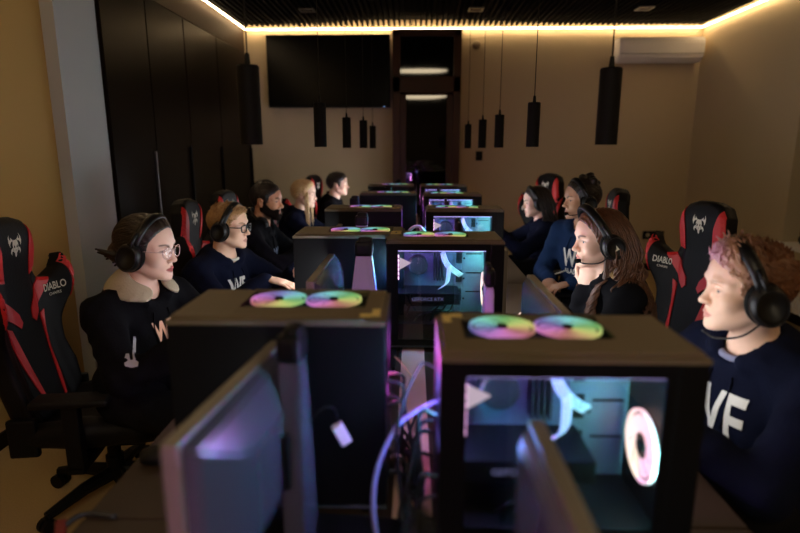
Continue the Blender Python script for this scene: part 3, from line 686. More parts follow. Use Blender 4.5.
def make_chair(label, loc, rotz, sc_=1.):
    t = thing('gaming_chair', label, 'chair', loc, rotz, 'black and red gaming chairs'); t.scale = (sc_,)*3
    # back: outline in (y, z) above the seat, bent wings
    half = [(0, 0), (.17, 0), (.225, .05), (.235, .16), (.225, .27), (.235, .36), (.275, .47), (.292, .58), (.285, .665), (.255, .60), (.215, .565), (.165, .575), (.150, .62), (.160, .70), (.152, .785), (.115, .835), (.05, .855), (0, .858)]
    py = [p[0] for p in half]+[-p[0] for p in half[::-1][1:-1]]; pz = [p[1] for p in half]+[p[1] for p in half[::-1][1:-1]]
    xs, ys_, zs = axis(-.16, .2, .008), axis(-.33, .33, .009), axis(-.04, .90, .009)
    Y, Z = ys_[:, None], zs[None, :]; d2 = poly2d(py, pz, Y, Z)
    F = Field(xs, ys_, zs); A = np.abs(Y)
    wing = np.clip((A-.13)/.15, 0, 1)**2*(.11*np.exp(-((Z-.52)/.2)**2)+.07*np.exp(-((Z-.12)/.2)**2))
    cx = wing-.03*np.sin(Z*4)+.02*np.exp(-((Z-.75)/.1)**2)
    th = .048-.012*np.exp(-((A-.125)/.02)**2)*(Z < .62)
    X = xs[:, None, None]; q0 = d2[None]+.03; q1 = np.abs(X-cx[None])-th[None]+.03
    F.D = (np.minimum(np.maximum(q0, q1), 0)+np.sqrt(np.maximum(q0, 0)**2+np.maximum(q1, 0)**2)-.03).astype(np.float32)
    me = quad_mesh('backrest', *F.mesh()); bv = bvh_of(me)
    zb = .42; tilt = math.radians(-9)
    B = obj('backrest', me, M_leath, t, True, (-.24, 0, zb)); B.rotation_euler = (0, tilt, 0)
    UX, UY = (0, 1, 0), (0, 0, 1)
    def mark(name, bm, m_, thick=0, off=.002, at=(0, 0), ux=UX):
        b_ = drape(bm, bv, (.3, at[0], at[1]), ux, UY, .4, off)
        if thick: b_ = bmesh_thick(b_, thick)
        return obj(name, b_, m_, B)
    def bmesh_thick(b_, th):
        r = bmesh.ops.extrude_face_region(b_, geom=b_.faces[:]); vs = [v for v in r['geom'] if isinstance(v, bmesh.types.BMVert)]
        b_.normal_update()
        for v in vs: v.co.x += th
        bmesh.ops.recalc_face_normals(b_, faces=b_.faces[:]); return b_
    for s in (-1, 1):
        P = lambda pts: [[(s*a, b) for a, b in pts][::s]]
        mark('head_stripe', poly_bm(P([(.092, .60), (.150, .61), (.158, .70), (.148, .785), (.125, .815), (.10, .72)]), .02), M_red, .004, .001)
        mark('wing_edge', poly_bm(P([(.262, .615), (.284, .66), (.291, .58), (.276, .48), (.262, .45), (.268, .53)]), .02), M_red, .004, .001)
        mark('shoulder_stripe', poly_bm(P([(.155, .575), (.205, .56), (.13, .47), (.06, .40), (.04, .42), (.05, .46)]), .02), M_red, .005, .001)
        mark('back_stripe', poly_bm(P([(.11, .41), (.145, .43), (.10, .16), (.075, .05), (.06, .05), (.08, .20)]), .02), M_red, .004, .001)
        mark('lettering', squeeze(text_bm('DIABLO', .047, .012, bold=.0006), .5), M_mark, 0, .006, (s*.207, .515))
        mark('lettering', squeeze(text_bm('CHAIRS', .018, .012), .75), M_mark, 0, .006, (s*.207, .482))
    e_ = mark('emblem', poly_bm(scaled(SKULL, .046), .014), M_mark, 0, .004, (0, .735))
    mark('emblem_holes', poly_bm(scaled(EYES, .046), .01), M_black, 0, .005, (0, .735))  # black eye and nose holes of the skull print
    # seat
    F = Field(axis(-.32, .34, .012), axis(-.33, .33, .012), axis(-.12, .14, .010))
    F.ell((0, 0, -.01), (.27, .26, .06), .04); F.cone((-.2, 0, -.01), (.2, 0, -.01), .06, .06, .05)
    for s in (-1, 1): F.chain([(-.22, s*.2, .01), (0, s*.235, .035), (.2, s*.22, .03), (.25, s*.16, .0)], [.05, .055, .055, .05], .03)
    F.chain([(.22, -.16, 0), (.26, 0, 0), (.22, .16, 0)], .05, .03)
    obj('seat', quad_mesh('seat', *F.mesh()), M_leath, t, True, (0, 0, .40))
    for s in (-1, 1):
        a = obj('armrest', MB().b2(-.13, .15, s*.33-.05, s*.33+.05, .60, .628, .012).out(), M_leath, t, True)
        obj('armrest_post', MB().b2(-.03, .03, s*.33-.02, s*.33+.02, .33, .6, .006).b2(-.03, .03, min(s*.15, s*.35), max(s*.15, s*.35), .315, .345, .004).out(), M_black, a)
    obj('tilt_plate', MB().b2(-.16, .16, -.12, .12, .30, .345, .008).out(), M_black, t)
    obj('gas_lift', MB().cyl((0, 0, .1), (0, 0, .31), .028).cyl((0, 0, .1), (0, 0, .2), .038).out(), M_black, t)
    m = MB(); pts = []
    for k in range(5):
        a = 2*PI*k/5+.3; c, s = math.cos(a), math.sin(a); m.tube([(0, 0, .12), (.15*c, .15*s, .11), (.31*c, .31*s, .075)], [.035, .028, .02], 8)
    bs = obj('star_base', m.out(), M_black, t)
    for k in range(5):
        a = 2*PI*k/5+.3; c, s = math.cos(a)*.31, math.sin(a)*.31; n = Vector((-math.sin(a), math.cos(a), 0))
        q = Vector((c, s, .032)); obj('caster', MB().cyl(q-n*.028, q-n*.006, .032).cyl(q+n*.006, q+n*.028, .032).cyl((c, s, .03), (c, s, .08), .009).out(), M_black, bs)
    for s in (-1, 1): obj('hinge', MB().box((-.235, s*.235, .42), (.11, .03, .16), .01).out(), M_black, t)
    return t
R = math.radians
CH = [(-1.28, 2.14, 8, .955, 'gaming chair with skull emblem at the left edge, behind the woman in clear glasses'),
      (-.97, 3.13, 2, .945, 'gaming chair behind the man in dark glasses'), (-1.02, 3.86, -8, .94, 'gaming chair hidden behind the bearded man, only its red top showing'),
      (-.98, 4.78, -12, .96, 'gaming chair with a red stripe behind the blonde woman'), (-.72, 5.75, -12, .96, 'gaming chair behind the farthest man on the left'),
      (1.26, 1.42, 165, .93, 'dark gaming chair at the right edge, behind the young man with dyed hair'), (1.09, 2.62, 192, .97, 'gaming chair with skull emblem behind the long haired woman'),
      (.98, 3.65, 172, .97, 'gaming chair behind the woman in the blue hoodie'), (.90, 4.87, 205, 1.0, 'gaming chair behind the farthest girl on the right')]
ch0 = None
for (x, y, a, s, lb) in CH:
    if ch0 is None: ch0 = c = make_chair(lb, (x, y, 0), R(a), s)
    else: c = dup(ch0, (x, y, 0), R(a), lb); c.scale = (s,)*3
# ------------------------------------------------------------------ people
def skin_mat(name, col, lip, brow, browk=.8, stubk=.45):
    m = bpy.data.materials.new(name); m.use_nodes = True; nt = m.node_tree; b = nt.nodes['Principled BSDF']
    b.inputs['Roughness'].default_value = .48; b.inputs['Specular IOR Level'].default_value = .4
    b.inputs['Subsurface Weight'].default_value = .08; b.inputs['Subsurface Radius'].default_value = (.012, .004, .002)
    prev = None
    tc = nt.nodes.new('ShaderNodeTexCoord'); n = nt.nodes.new('ShaderNodeTexNoise'); n.inputs['Scale'].default_value = 28; nt.links.new(tc.outputs['Object'], n.inputs['Vector'])
    mx = nt.nodes.new('ShaderNodeMix'); mx.data_type = 'RGBA'; mx.inputs['A'].default_value = (col[0]*.92, col[1]*.88, col[2]*.86, 1); mx.inputs['B'].default_value = col
    nt.links.new(n.outputs['Fac'], mx.inputs['Factor']); prev = mx.outputs['Result']
    for at, c, k in (('lip', lip, .85), ('brow', brow, browk), ('stubble', brow, stubk)):
        a = nt.nodes.new('ShaderNodeAttribute'); a.attribute_name = at
        f = nt.nodes.new('ShaderNodeMath'); f.operation = 'MULTIPLY'; f.inputs[1].default_value = k; nt.links.new(a.outputs['Fac'], f.inputs[0])
        x = nt.nodes.new('ShaderNodeMix'); x.data_type = 'RGBA'; x.inputs['B'].default_value = c
        nt.links.new(f.outputs[0], x.inputs['Factor']); nt.links.new(prev, x.inputs['A']); prev = x.outputs['Result']
    nt.links.new(prev, b.inputs['Base Color']); return m
def hair_mat(name, c1, c2, front=None, st=None):
    """hair with streaks; front = dyed colour of the fringe"""
    m = bpy.data.materials.new(name); m.use_nodes = True; nt = m.node_tree; b = nt.nodes['Principled BSDF']
    b.inputs['Roughness'].default_value = .42; b.inputs['Specular IOR Level'].default_value = .45
    tc = nt.nodes.new('ShaderNodeTexCoord'); n = nt.nodes.new('ShaderNodeTexNoise'); n.inputs['Scale'].default_value = 70; n.inputs['Detail'].default_value = 4
    mp = nt.nodes.new('ShaderNodeMapping'); mp.inputs['Scale'].default_value = st or (1, 1, 1); nt.links.new(tc.outputs['Object'], mp.inputs['Vector']); nt.links.new(mp.outputs[0], n.inputs['Vector'])
    mx = nt.nodes.new('ShaderNodeMix'); mx.data_type = 'RGBA'; mx.inputs['A'].default_value = c1; mx.inputs['B'].default_value = c2
    nt.links.new(n.outputs['Fac'], mx.inputs['Factor']); prev = mx.outputs['Result']
    if front:
        sx = nt.nodes.new('ShaderNodeSeparateXYZ'); nt.links.new(tc.outputs['Object'], sx.inputs[0])
        mr = nt.nodes.new('ShaderNodeMapRange'); mr.inputs['From Min'].default_value = front[0]; mr.inputs['From Max'].default_value = front[1]; nt.links.new(sx.outputs['X'], mr.inputs['Value'])
        rp = nt.nodes.new('ShaderNodeValToRGB'); rp.color_ramp.elements[0].color = c1; rp.color_ramp.elements[1].color = front[3]; q = rp.color_ramp.elements.new(.6); q.color = front[2]
        nt.links.new(mr.outputs[0], rp.inputs[0]); x = nt.nodes.new('ShaderNodeMix'); x.data_type = 'RGBA'; x.inputs['Factor'].default_value = .75
        nt.links.new(prev, x.inputs['A']); nt.links.new(rp.outputs[0], x.inputs['B']); prev = x.outputs['Result']
    nt.links.new(prev, b.inputs['Base Color'])
    bp = nt.nodes.new('ShaderNodeBump'); bp.inputs['Strength'].default_value = .5; bp.inputs['Distance'].default_value = .003; nt.links.new(n.outputs['Fac'], bp.inputs['Height']); nt.links.new(bp.outputs['Normal'], b.inputs['Normal'])
    return m
def cloth_mat(name, col): return mat(name, col, .9, spec=.06, bump=(120, .5, .003), noise=(14, .2))

def head_prims(F, p):
    jw = p.get('jaw', 1.); nz = p.get('nose', 1.); fem = p.get('fem', 0)
    F.ell((-.012, 0, .035), (.100, .077, .086), .02); F.ell((.033, 0, .045), (.054, .062, .060), .03)
    F.ell((.033, 0, -.03), (.052, .055, .075), .03); F.ell((.043, 0, -.068), (.042, .043*jw, .034), .02)
    F.ell((.079, 0, -.096), (.014, .017*jw, .0145), .016)
    for s in (-1, 1):
        F.cone((.0, s*.052*jw, -.052), (.068, s*.020*jw, -.090), .019, .015, .02)
        F.ell((.056, s*.043, -.022), (.025, .021, .025), .02)
        F.chain([(.080, s*.010, .025), (.080, s*.03, .029), (.063, s*.053, .022)], [.0095, .0095-.002*fem, .008], .014)
        F.ell((.093, s*.033, .006), (.016, .019, .0125), .014, 's')
        F.ell((.0685, s*.031, .004), (.0152, .0162, .0146), .006)
        F.ell((.087, s*.0325, .0025), (.012, .0128, .0046+.0006*fem), .002, 's')
        F.ell((.093, s*.0115, -.034), (.010, .0075, .0075), .007)
    F.cone((.083, 0, .014), (.083+.021*nz, 0, -.025), .0075, .0092, .010); F.ell((.086+.021*nz, 0, -.0295), (.0105, .0092, .009), .007)
    for s in (-1, 1): F.ell((.101, s*.0065, -.0405), (.005, .003, .0035), .002, 's')
    F.ell((.072, 0, -.060), (.020, .027, .021), .015)
    lw = .019; th = p.get('lips', 1.)
    F.chain([(.081, -lw, -.0640), (.0915, -.006, -.0605), (.0915, .006, -.0605), (.081, lw, -.0640)], [.002, .0048*th, .0048*th, .002], .005)
    F.chain([(.080, -lw+.002, -.066), (.0895, 0, -.0715), (.080, lw-.002, -.066)], [.002, .0060*th, .002], .005)
    F.chain([(.084, -lw-.004, -.0655), (.0975, 0, -.0660), (.084, lw+.004, -.0655)], [.0012, .0018, .0012], .002, 's')
    for s in (-1, 1):
        F.ell((-.012, s*.079, -.004), (.019, .007, .032), .007, R=np.array(Euler((0, -.2, s*.25)).to_matrix())); F.ell((-.006, s*.087, -.006), (.009, .006, .016), .004, 's')
def hand_prims(F, W, d, up, side, curl=.35, s=1.):
    d = np.array(d, float); d /= np.linalg.norm(d); up = np.array(up, float); up -= d*(up@d); up /= np.linalg.norm(up); lat = np.cross(up, d)*side; W = np.array(W, float)
    Rm = np.stack([d, lat, up], 1)
    F.ell(W+d*.048*s, (.048*s, .038*s, .0145*s), .012, R=Rm); F.ell(W+d*.078*s, (.020*s, .039*s, .0115*s), .01, R=Rm)
    F.ell(W+d*.035*s+lat*.022*s-up*.006*s, (.034*s, .017*s, .015*s), .01, R=Rm)
    for i, (o, L, r) in enumerate(((.029, (.042, .026, .021), .0085), (.0098, (.046, .029, .022), .0088), (-.0095, (.043, .027, .021), .0083), (-.028, (.034, .021, .018), .0073))):
        p = W+d*(.084-(.006 if i == 3 else 0))*s+lat*o*s; a = curl*.7; fan_ = o*4
        for j, l in enumerate(L):
            q = p+(d*math.cos(a)-up*math.sin(a)+lat*fan_*.3)*l*s; F.cone(p, q, r*s*(1-.08*j), r*s*(.92-.08*j), .004); p = q; a += curl
    p = W+d*.022*s+lat*.026*s-up*.004*s
    for k, (v, l, r) in enumerate((((.62, .75, -.25), .040, .0125), ((.86, .42, -.25), .032, .0105), ((.95, .12, -.3), .026, .0092))):
        q = p+(d*v[0]+lat*v[1]+up*v[2])*l*s; F.cone(p, q, r*s, r*s*.88, .006); p = q
def ik(S, W, a, b, pole):
    S, W = np.array(S, float), np.array(W, float); v = W-S; L = np.linalg.norm(v)
    if L > (a+b)*.995: W = S+v/L*(a+b)*.995; v = W-S; L = np.linalg.norm(v)
    u = v/L; x = (a*a-b*b+L*L)/(2*L); h = math.sqrt(max(a*a-x*x, 0)); pl = np.array(pole, float); pl -= u*(pl@u); pl /= np.linalg.norm(pl)
    return S+u*x+pl*h, W
EYE = None
def eye_mesh():
    global EYE
    if EYE is None:
        m = MB(); n = 20; rings = [0, .1, .22, .36, .52, .7, 1., 1.4, 1.9, 2.4, PI]; mi = [2, 2, 1, 1, 1, 0, 0, 0, 0, 0]; r = .0128
        bm = bmesh.new(); R_ = [[bm.verts.new((r*math.cos(t), r*math.sin(t)*math.cos(2*PI*k/n), r*math.sin(t)*math.sin(2*PI*k/n))) for k in range(n)] for t in rings]
        for i in range(len(rings)-1):
            for k in range(n):
                f = bm.faces.new([R_[i][k], R_[i][(k+1) % n], R_[i+1][(k+1) % n], R_[i+1][k]]); f.material_index = mi[i]; f.smooth = True
        bmesh.ops.remove_doubles(bm, verts=bm.verts[:], dist=1e-6); bmesh.ops.recalc_face_normals(bm, faces=bm.faces[:])
        EYE = bpy.data.meshes.new('eye'); bm.to_mesh(EYE); bm.free()
        for k in (mat('eye_white', srgb(225, 220, 215), .2), mat('eye_iris', srgb(60, 70, 75), .2), mat('eye_pupil', (.003, .003, .003, 1), .15)): EYE.materials.append(k)
    return EYE
def smoothstep(a, b, x): t = np.clip((x-a)/(b-a), 0, 1); return t*t*(3-2*t)
def put_attr(me, name, v):
    a = me.attributes.new(name, 'FLOAT', 'POINT'); a.data.foreach_set('value', v.astype(np.float32))
TROUSERS = cloth_mat('dark_trousers', (.008, .008, .010, 1)); SHOE = mat('dark_shoe', (.01, .01, .011, 1), .5); SOLE = mat('pale_sole', srgb(150, 150, 150), .6)

def make_person(label, head, sgn, yaw=0, pitch=0, roll=0, sk=None, hoodie=None, p={}, off=.10, turn=0, fine=.0032, hands=None, sw=.185, cuff=None, fh=.005, stub=0, chest=None, gaze=0, sc_=1., reach=.32):
    """head: world position of the head centre; sgn +1 faces +x, -1 faces -x"""
    rz = 0 if sgn > 0 else PI
    rz += R(turn); t = thing('person', label, 'person', (head[0]-math.cos(rz)*off, head[1]-math.sin(rz)*off, 0), rz); yaw = yaw-turn
    H = np.array([off, 0, head[2]]); Rh = np.array(Euler((R(roll), R(pitch), R(yaw)), 'XYZ').to_matrix()); Mh = np.eye(4); Mh[:3, :3] = Rh; Mh[:3, 3] = H
    hp = lambda q: H+Rh @ (np.array(q)*sc_)
    N = H+np.array([-.048, 0, -.158])*sc_; S = {s: np.array([N[0]-.02, s*sw, N[2]-.058]) for s in (-1, 1)}
    G = np.array([0., 0, .58]); mid = (G+N)/2+np.array([-.03, 0, 0])
    hd = hands or {}; A = {}
    for s in (-1, 1):
        w, d, up, cl = hd.get(s, ((off+reach, s*.13, .838), (1, -s*.15, -.16), (0, 0, 1), .27))[:4]; pole = (-.35, s*.9, -1)
        if len(hd.get(s, ())) > 4: pole = hd[s][4]
        E, Wr = ik(S[s], w, .285, .255, pole); A[s] = (E, Wr, d, up, cl)
    def torso(F, g):
        F.ell((N[0]-.03, 0, N[2]-.17), (.108+g, sw*.84+g, .165+g), .06); F.ell(mid, (.112+g, sw*.8+g, .19+g), .06); F.ell((G[0], 0, G[2]), (.125+g, .165+g, .115+g), .06)
        for s in (-1, 1): F.cone((N[0], s*.03, N[2]-.01), S[s]+np.array([0, -s*.01, 0]), .050+g*.6, .052+g, .04)
    def arms(F, g, cut=0):
        for s in (-1, 1):
            E, Wr = A[s][:2]; W2 = Wr-(Wr-E)/np.linalg.norm(Wr-E)*cut
            F.cone(S[s], E, .052+g, .040+g, .03); F.cone(E, W2, .040+g, (.026+g if not cut else .030+g), .03)
    def legs(F, g):
        for s in (-1, 1): F.cone((.02, s*.09, .535), (.36, s*.115, .525), .082+g, .058+g, .03); F.cone((.36, s*.115, .525), (.28, s*.12, .10), .056+g, .040+g, .03)
    # one continuous skin surface
    fx, fy, fz = [(H[0]-.13, H[0]+.13, fine)], [(-.095, .095, fine)], [(H[2]-.125, H[2]+.13, fine)]
    lo, hi = np.array([-.2, -.36, .0]), np.array([.5, .36, H[2]+.15])
    for s in (-1, 1):
        E, Wr = A[s][:2]; c = Wr+np.array(A[s][2])*.08
        fx.append((c[0]-.11, c[0]+.11, fh)); fy.append((c[1]-.07, c[1]+.07, fh)); fz.append((c[2]-.06, c[2]+.06, fh))
        for q in (E, Wr, c+.1, c-.1): lo = np.minimum(lo, q-.09); hi = np.maximum(hi, q+.09)
    F = Field(axis(lo[0], hi[0], .02, fx), axis(lo[1], hi[1], .02, fy), axis(max(lo[2], -.02), hi[2], .02, fz))
    torso(F, -.004); arms(F, 0); legs(F, -.004)
    for s in (-1, 1): F.cone((.28, s*.12, .11), (.28, s*.12, .05), .036, .034, .02); F.cone((.28, s*.12, .045), (.41, s*.13, .035), .036, .03, .02)
    for s in (-1, 1): hand_prims(F, A[s][1], A[s][2], A[s][3], -s, A[s][4])
    nr = .054 if not p.get('fem') else .047
    F.cone(hp((-.024, 0, -.045)), N, nr, nr+.006, .025)
    F.setM(Mh, sc_); head_prims(F, p)
    V, Q = F.mesh(); me = quad_mesh('person_body', V, Q)
    q = (V-H) @ Rh/sc_
    x, y, z = q.T; ay = np.abs(y); inh = (x > .04) & (np.abs(z) < .13)
    cup = .0025*np.exp(-((ay-.006)/.004)**2)
    put_attr(me, 'lip', inh*(x > .072)*smoothstep(1.15, .85, np.sqrt((ay/.0225)**2+((z+.0665-cup)/(.0125*(1-.35*np.clip(ay/.02, 0, 1))))**2)))
    bz = .024+.010*np.sin(np.clip((ay-.012)/.04, 0, 1)*2.2)-.004; bw = p.get('browt', .0045)*(1.1-.5*np.clip((ay-.012)/.042, 0, 1))
    lash = inh*(x > .068)*smoothstep(.45, .15, np.abs(np.sqrt(((ay-.0325)/.0138)**2+((z-.0025)/.0062)**2)-1))*smoothstep(-.001, .003, z-.0025)*.8
    put_attr(me, 'brow', lash+inh*smoothstep(1.3, .7, np.abs(z-bz)/bw)*smoothstep(.008, .014, ay)*smoothstep(.056, .050, ay))
    st = stub*smoothstep(-.035, -.055, z)*smoothstep(-.02, .01, x)*smoothstep(-.13, -.11, z)
    put_attr(me, 'stubble', np.clip(st*(np.sqrt((ay/.02)**2+((z+.066)/.011)**2) > 1), 0, 1))
    body = obj('body', me, sk, t)
    for s in (-1, 1):
        e = obj('eye', eye_mesh(), None, t); e.matrix_local = Matrix(Mh) @ Matrix.Translation(Vector((.0685, s*.031, .004))*sc_) @ Matrix.Rotation(R(gaze), 4, 'Z') @ Matrix.Diagonal((sc_, sc_, sc_, 1))
    # clothes
    def wrinkle(F, amp=.0035):
        X, Y, Z = F.x[:, None, None], F.y[None, :, None], F.z[None, None, :]
        F.D = F.D+(amp*(np.sin(38*X+22*Y+55*Z+2*np.sin(30*Y-12*Z))+.7*np.sin(60*Z-35*X+3*np.sin(26*X+20*Y)))).astype(np.float32)*(np.abs(F.D) < .2)
    r_ = .011 if fine < .004 else .016
    F = Field(axis(lo[0]-.05, hi[0]+.03, r_), axis(lo[1]-.05, hi[1]+.05, r_), axis(.36, H[2], r_))
    torso(F, .020); arms(F, .015, .018)
    wrinkle(F)
    phi = np.linspace(R(35), R(325), 11)
    hood = [(N[0]+.01+.078*math.cos(a), .088*math.sin(a), N[2]+.0-.028*math.cos(a)) for a in phi]; hr = [.020+.016*math.sin((a-phi[0])/(phi[-1]-phi[0])*PI) for a in phi]
    F.chain(hood, hr, .02); F.ell((N[0]-.10, 0, N[2]-.04), (.045, .10, .075), .03)
    for s in (-1, 1):
        E, Wr = A[s][:2]; u = (Wr-E)/np.linalg.norm(Wr-E); F.cone(Wr-u*.055, Wr-u*.012, .040, .038, .008)
    F.ell((G[0], 0, G[2]-.02), (.15, .19, .05), .02)
    F.D = np.maximum(F.D, -np.full_like(F.D, 1)).astype(np.float32)
    F.setM(np.eye(4)); F.cone(hp((-.024, 0, -.045)), N+np.array([0.012, 0, -.012]), nr+.004, nr+.005, .012, 's')
    hme = quad_mesh('hoodie', *F.mesh()); hb = bvh_of(hme); ho = obj('hoodie', hme, hoodie, t)
    for s in (-1, 1):
        pts = []
        for k in range(9):
            u, v = s*(.035+.008*math.sin(k*.4)), N[2]-.07-.018*k; h = hb.ray_cast(Vector((1.2, u, v)), Vector((-1, 0, 0)))
            if h[0]: pts.append(tuple(h[0]+Vector((.004, 0, 0))))
        if len(pts) > 3 and chest is not False: obj('drawstring', MB().tube(smooth_path(pts, 20), .0032, 6).out(), cuff or hoodie, ho, True)
    F = Field(axis(-.2, .6, .016), axis(-.3, .3, .016), axis(.03, .66, .016)); legs(F, .012); F.ell((0, 0, .565), (.135, .175, .11), .05); wrinkle(F, .003)
    obj('trousers', quad_mesh('trousers', *F.mesh()), TROUSERS, t)
    for s in (-1, 1):
        F = Field(axis(.19, .53, .011), axis(s*.13-.09, s*.13+.09, .011), axis(-.01, .16, .011)); F.cone((.27, s*.12, .055), (.44, s*.135, .04), .052, .042, .03); F.cone((.275, s*.12, .07), (.275, s*.12, .11), .052, .052, .03)
        F.D = np.maximum(F.D, (.002-F.z)[None, None, :]).astype(np.float32); sh = obj('shoe', quad_mesh('shoe', *F.mesh()), SHOE, t)
    t['_'] = 0; del t['_']
    return t, Matrix(Mh) @ Matrix.Diagonal((sc_, sc_, sc_, 1)), hb, ho, N, H
def child_at(name, me, m_, parent, M, smooth=True):
    o = obj(name, me, m_, parent, smooth); o.matrix_local = M; return o

# hair: a cap grown over the skull, cut by a side-view outline, with locks on top
HL_M = [(.085, .075), (.066, .052), (.046, .036), (.036, .004), (.024, -.022), (.010, -.022), (.004, .010), (-.03, .022), (-.044, -.02), (-.052, -.07), (-.07, -.085), (-.2, -.085), (-.2, .25), (.16, .25)]
HL_F = [(.078, .082), (.062, .058), (.046, .034), (.036, .0), (.022, -.03), (.012, -.028), (.0, .0), (-.03, .0), (-.044, -.03), (-.055, -.085), (-.2, -.085), (-.2, .25), (.16, .25)]
def hair_cap(poly, t=.010, mode='back', amp=.0016, extra=None, res=.0036):
    F = Field(axis(-.20, .16, res), axis(-.13, .13, res), axis(-.14, .20, res))
    F.ell((-.012, 0, .035), (.100+t, .077+t, .086+t), .02); F.ell((.033, 0, .045), (.054+t*.7, .062+t*.8, .060+t), .03)
    X, Y, Z = F._grid((slice(None),)*3)
    if mode == 'back': ph = np.arctan2(Y, Z+.06)*46+6*np.sin(X*18)
    elif mode == 'side': ph = X*520+5*np.sin(Z*30)+4*np.sin(Y*24)
    else: ph = X*300+Y*260*np.sin(X*40)+Z*240
    F.D = (F.D+amp*np.sin(ph)+amp*.6*np.sin(ph*2.7+1)).astype(np.float32)
    px, pz = [q[0] for q in poly], [q[1] for q in poly]
    cut = poly2d(px, pz, X[:, :, 0]+0*Z[:, 0, :]*0 if False else X[:, 0, :], Z[0, 0, :][None, :]) if False else poly2d(px, pz, F.x[:, None], F.z[None, :])
    F.D = (F.D+(t*.75)*np.clip(1+cut/.03, 0, 1)[:, None, :]).astype(np.float32)
    k = .006; d = np.broadcast_to(cut[:, None, :], F.D.shape); h = np.clip(k-np.abs(F.D-d), 0, None)/k
    F.D = (np.maximum(F.D, d)+h*h*k*.25).astype(np.float32)
    if extra: extra(F)
    V, Q = F.mesh(); return V, Q
def inside(poly, x, z): return poly2d([q[0] for q in poly], [q[1] for q in poly], np.atleast_1d(x), np.atleast_1d(z)) < 0
def scalp(n, poly, t=.008):
    out = []
    while len(out) < n:
        v = rng.normal(size=3); v /= np.linalg.norm(v); c = np.array([-.012, 0, .035]); r = np.array([.1+t, .077+t, .086+t]); q = c+v*r
        if v[0] > .3 and q[2] > .03:                                  # forehead lobe
            q[0] = max(q[0], min(q[0]+.004, .088))
        if inside(poly, q[0], q[2])[0]: out.append((q, v/r/np.linalg.norm(v/r)))
    return out
def locks_mesh(paths, r0):
    V, F = tube_np(paths, [r0*.8, r0, r0*.8, r0*.2], 5, True); return V, F
def short_locks(n, poly, length, flow, lift=.5, r=.0032, region=None, jit=.16, hug=None):
    paths = []
    for q, nn in scalp(n, poly):
        if region and not region(q): continue
        L = length(q) if callable(length) else length; f = np.array(flow(q), float); f -= nn*(f@nn); f /= np.linalg.norm(f)+1e-9
        d = nn*lift+f*(1-lift)+rng.normal(size=3)*jit; d /= np.linalg.norm(d); P = [q-nn*.004]
        for k in range(5):
            P.append(P[-1]+d*L/5); d = d+f*.16-nn*.10+rng.normal(size=3)*jit*.3; d /= np.linalg.norm(d)
            if hug is not None:
                v_ = (P[-1]-np.array([-.012, 0, .035]))/np.array([.1+hug, .077+hug, .086+hug]); P[-1] = np.array([-.012, 0, .035])+v_/np.linalg.norm(v_)*np.array([.1+hug, .077+hug, .086+hug])
        paths.append(np.array(P))
    return locks_mesh(paths, r)
def push(p, bodies):
    for c, r in bodies:
        v = (p-c)/r; L = np.linalg.norm(v)
        if L < 1: p = c+v/L*r
    return p
def long_locks(n, starts, length, bodies, wave=.008, wl=.07, r=.0045, back=-.2, grav=1.):
    paths = []
    for i in range(n):
        q, d = starts(i); q = np.array(q, float); d = np.array(d, float); L = length*(1+.25*rng.normal()*.6); st = .012; P = [q]
        for k in range(int(L/st)):
            d = d+np.array([back*.1, 0, -.28*grav])+rng.normal(size=3)*.03; d /= np.linalg.norm(d); w = P[-1]+d*st; w2 = push(w, bodies); d = (w2-P[-1]); d /= np.linalg.norm(d)+1e-9; P.append(w2)
        P = np.array(P); s_ = np.arange(len(P))*st; a = wave*np.clip((s_-.08)/.15, 0, 1); ph = rng.uniform(0, 6)+i*.1
        P[:, 0] += a*np.sin(s_*2*PI/wl+ph); P[:, 1] += a*.7*np.cos(s_*2*PI/wl+ph); paths.append(P)
    return locks_mesh(paths, r)
def join_np(*parts):
    V = []; F = []; b = 0
    for v, f in parts:
        V.append(np.asarray(v)); F += [tuple(int(i)+b for i in q) for q in f]; b += len(v)
    return np.concatenate(V), F

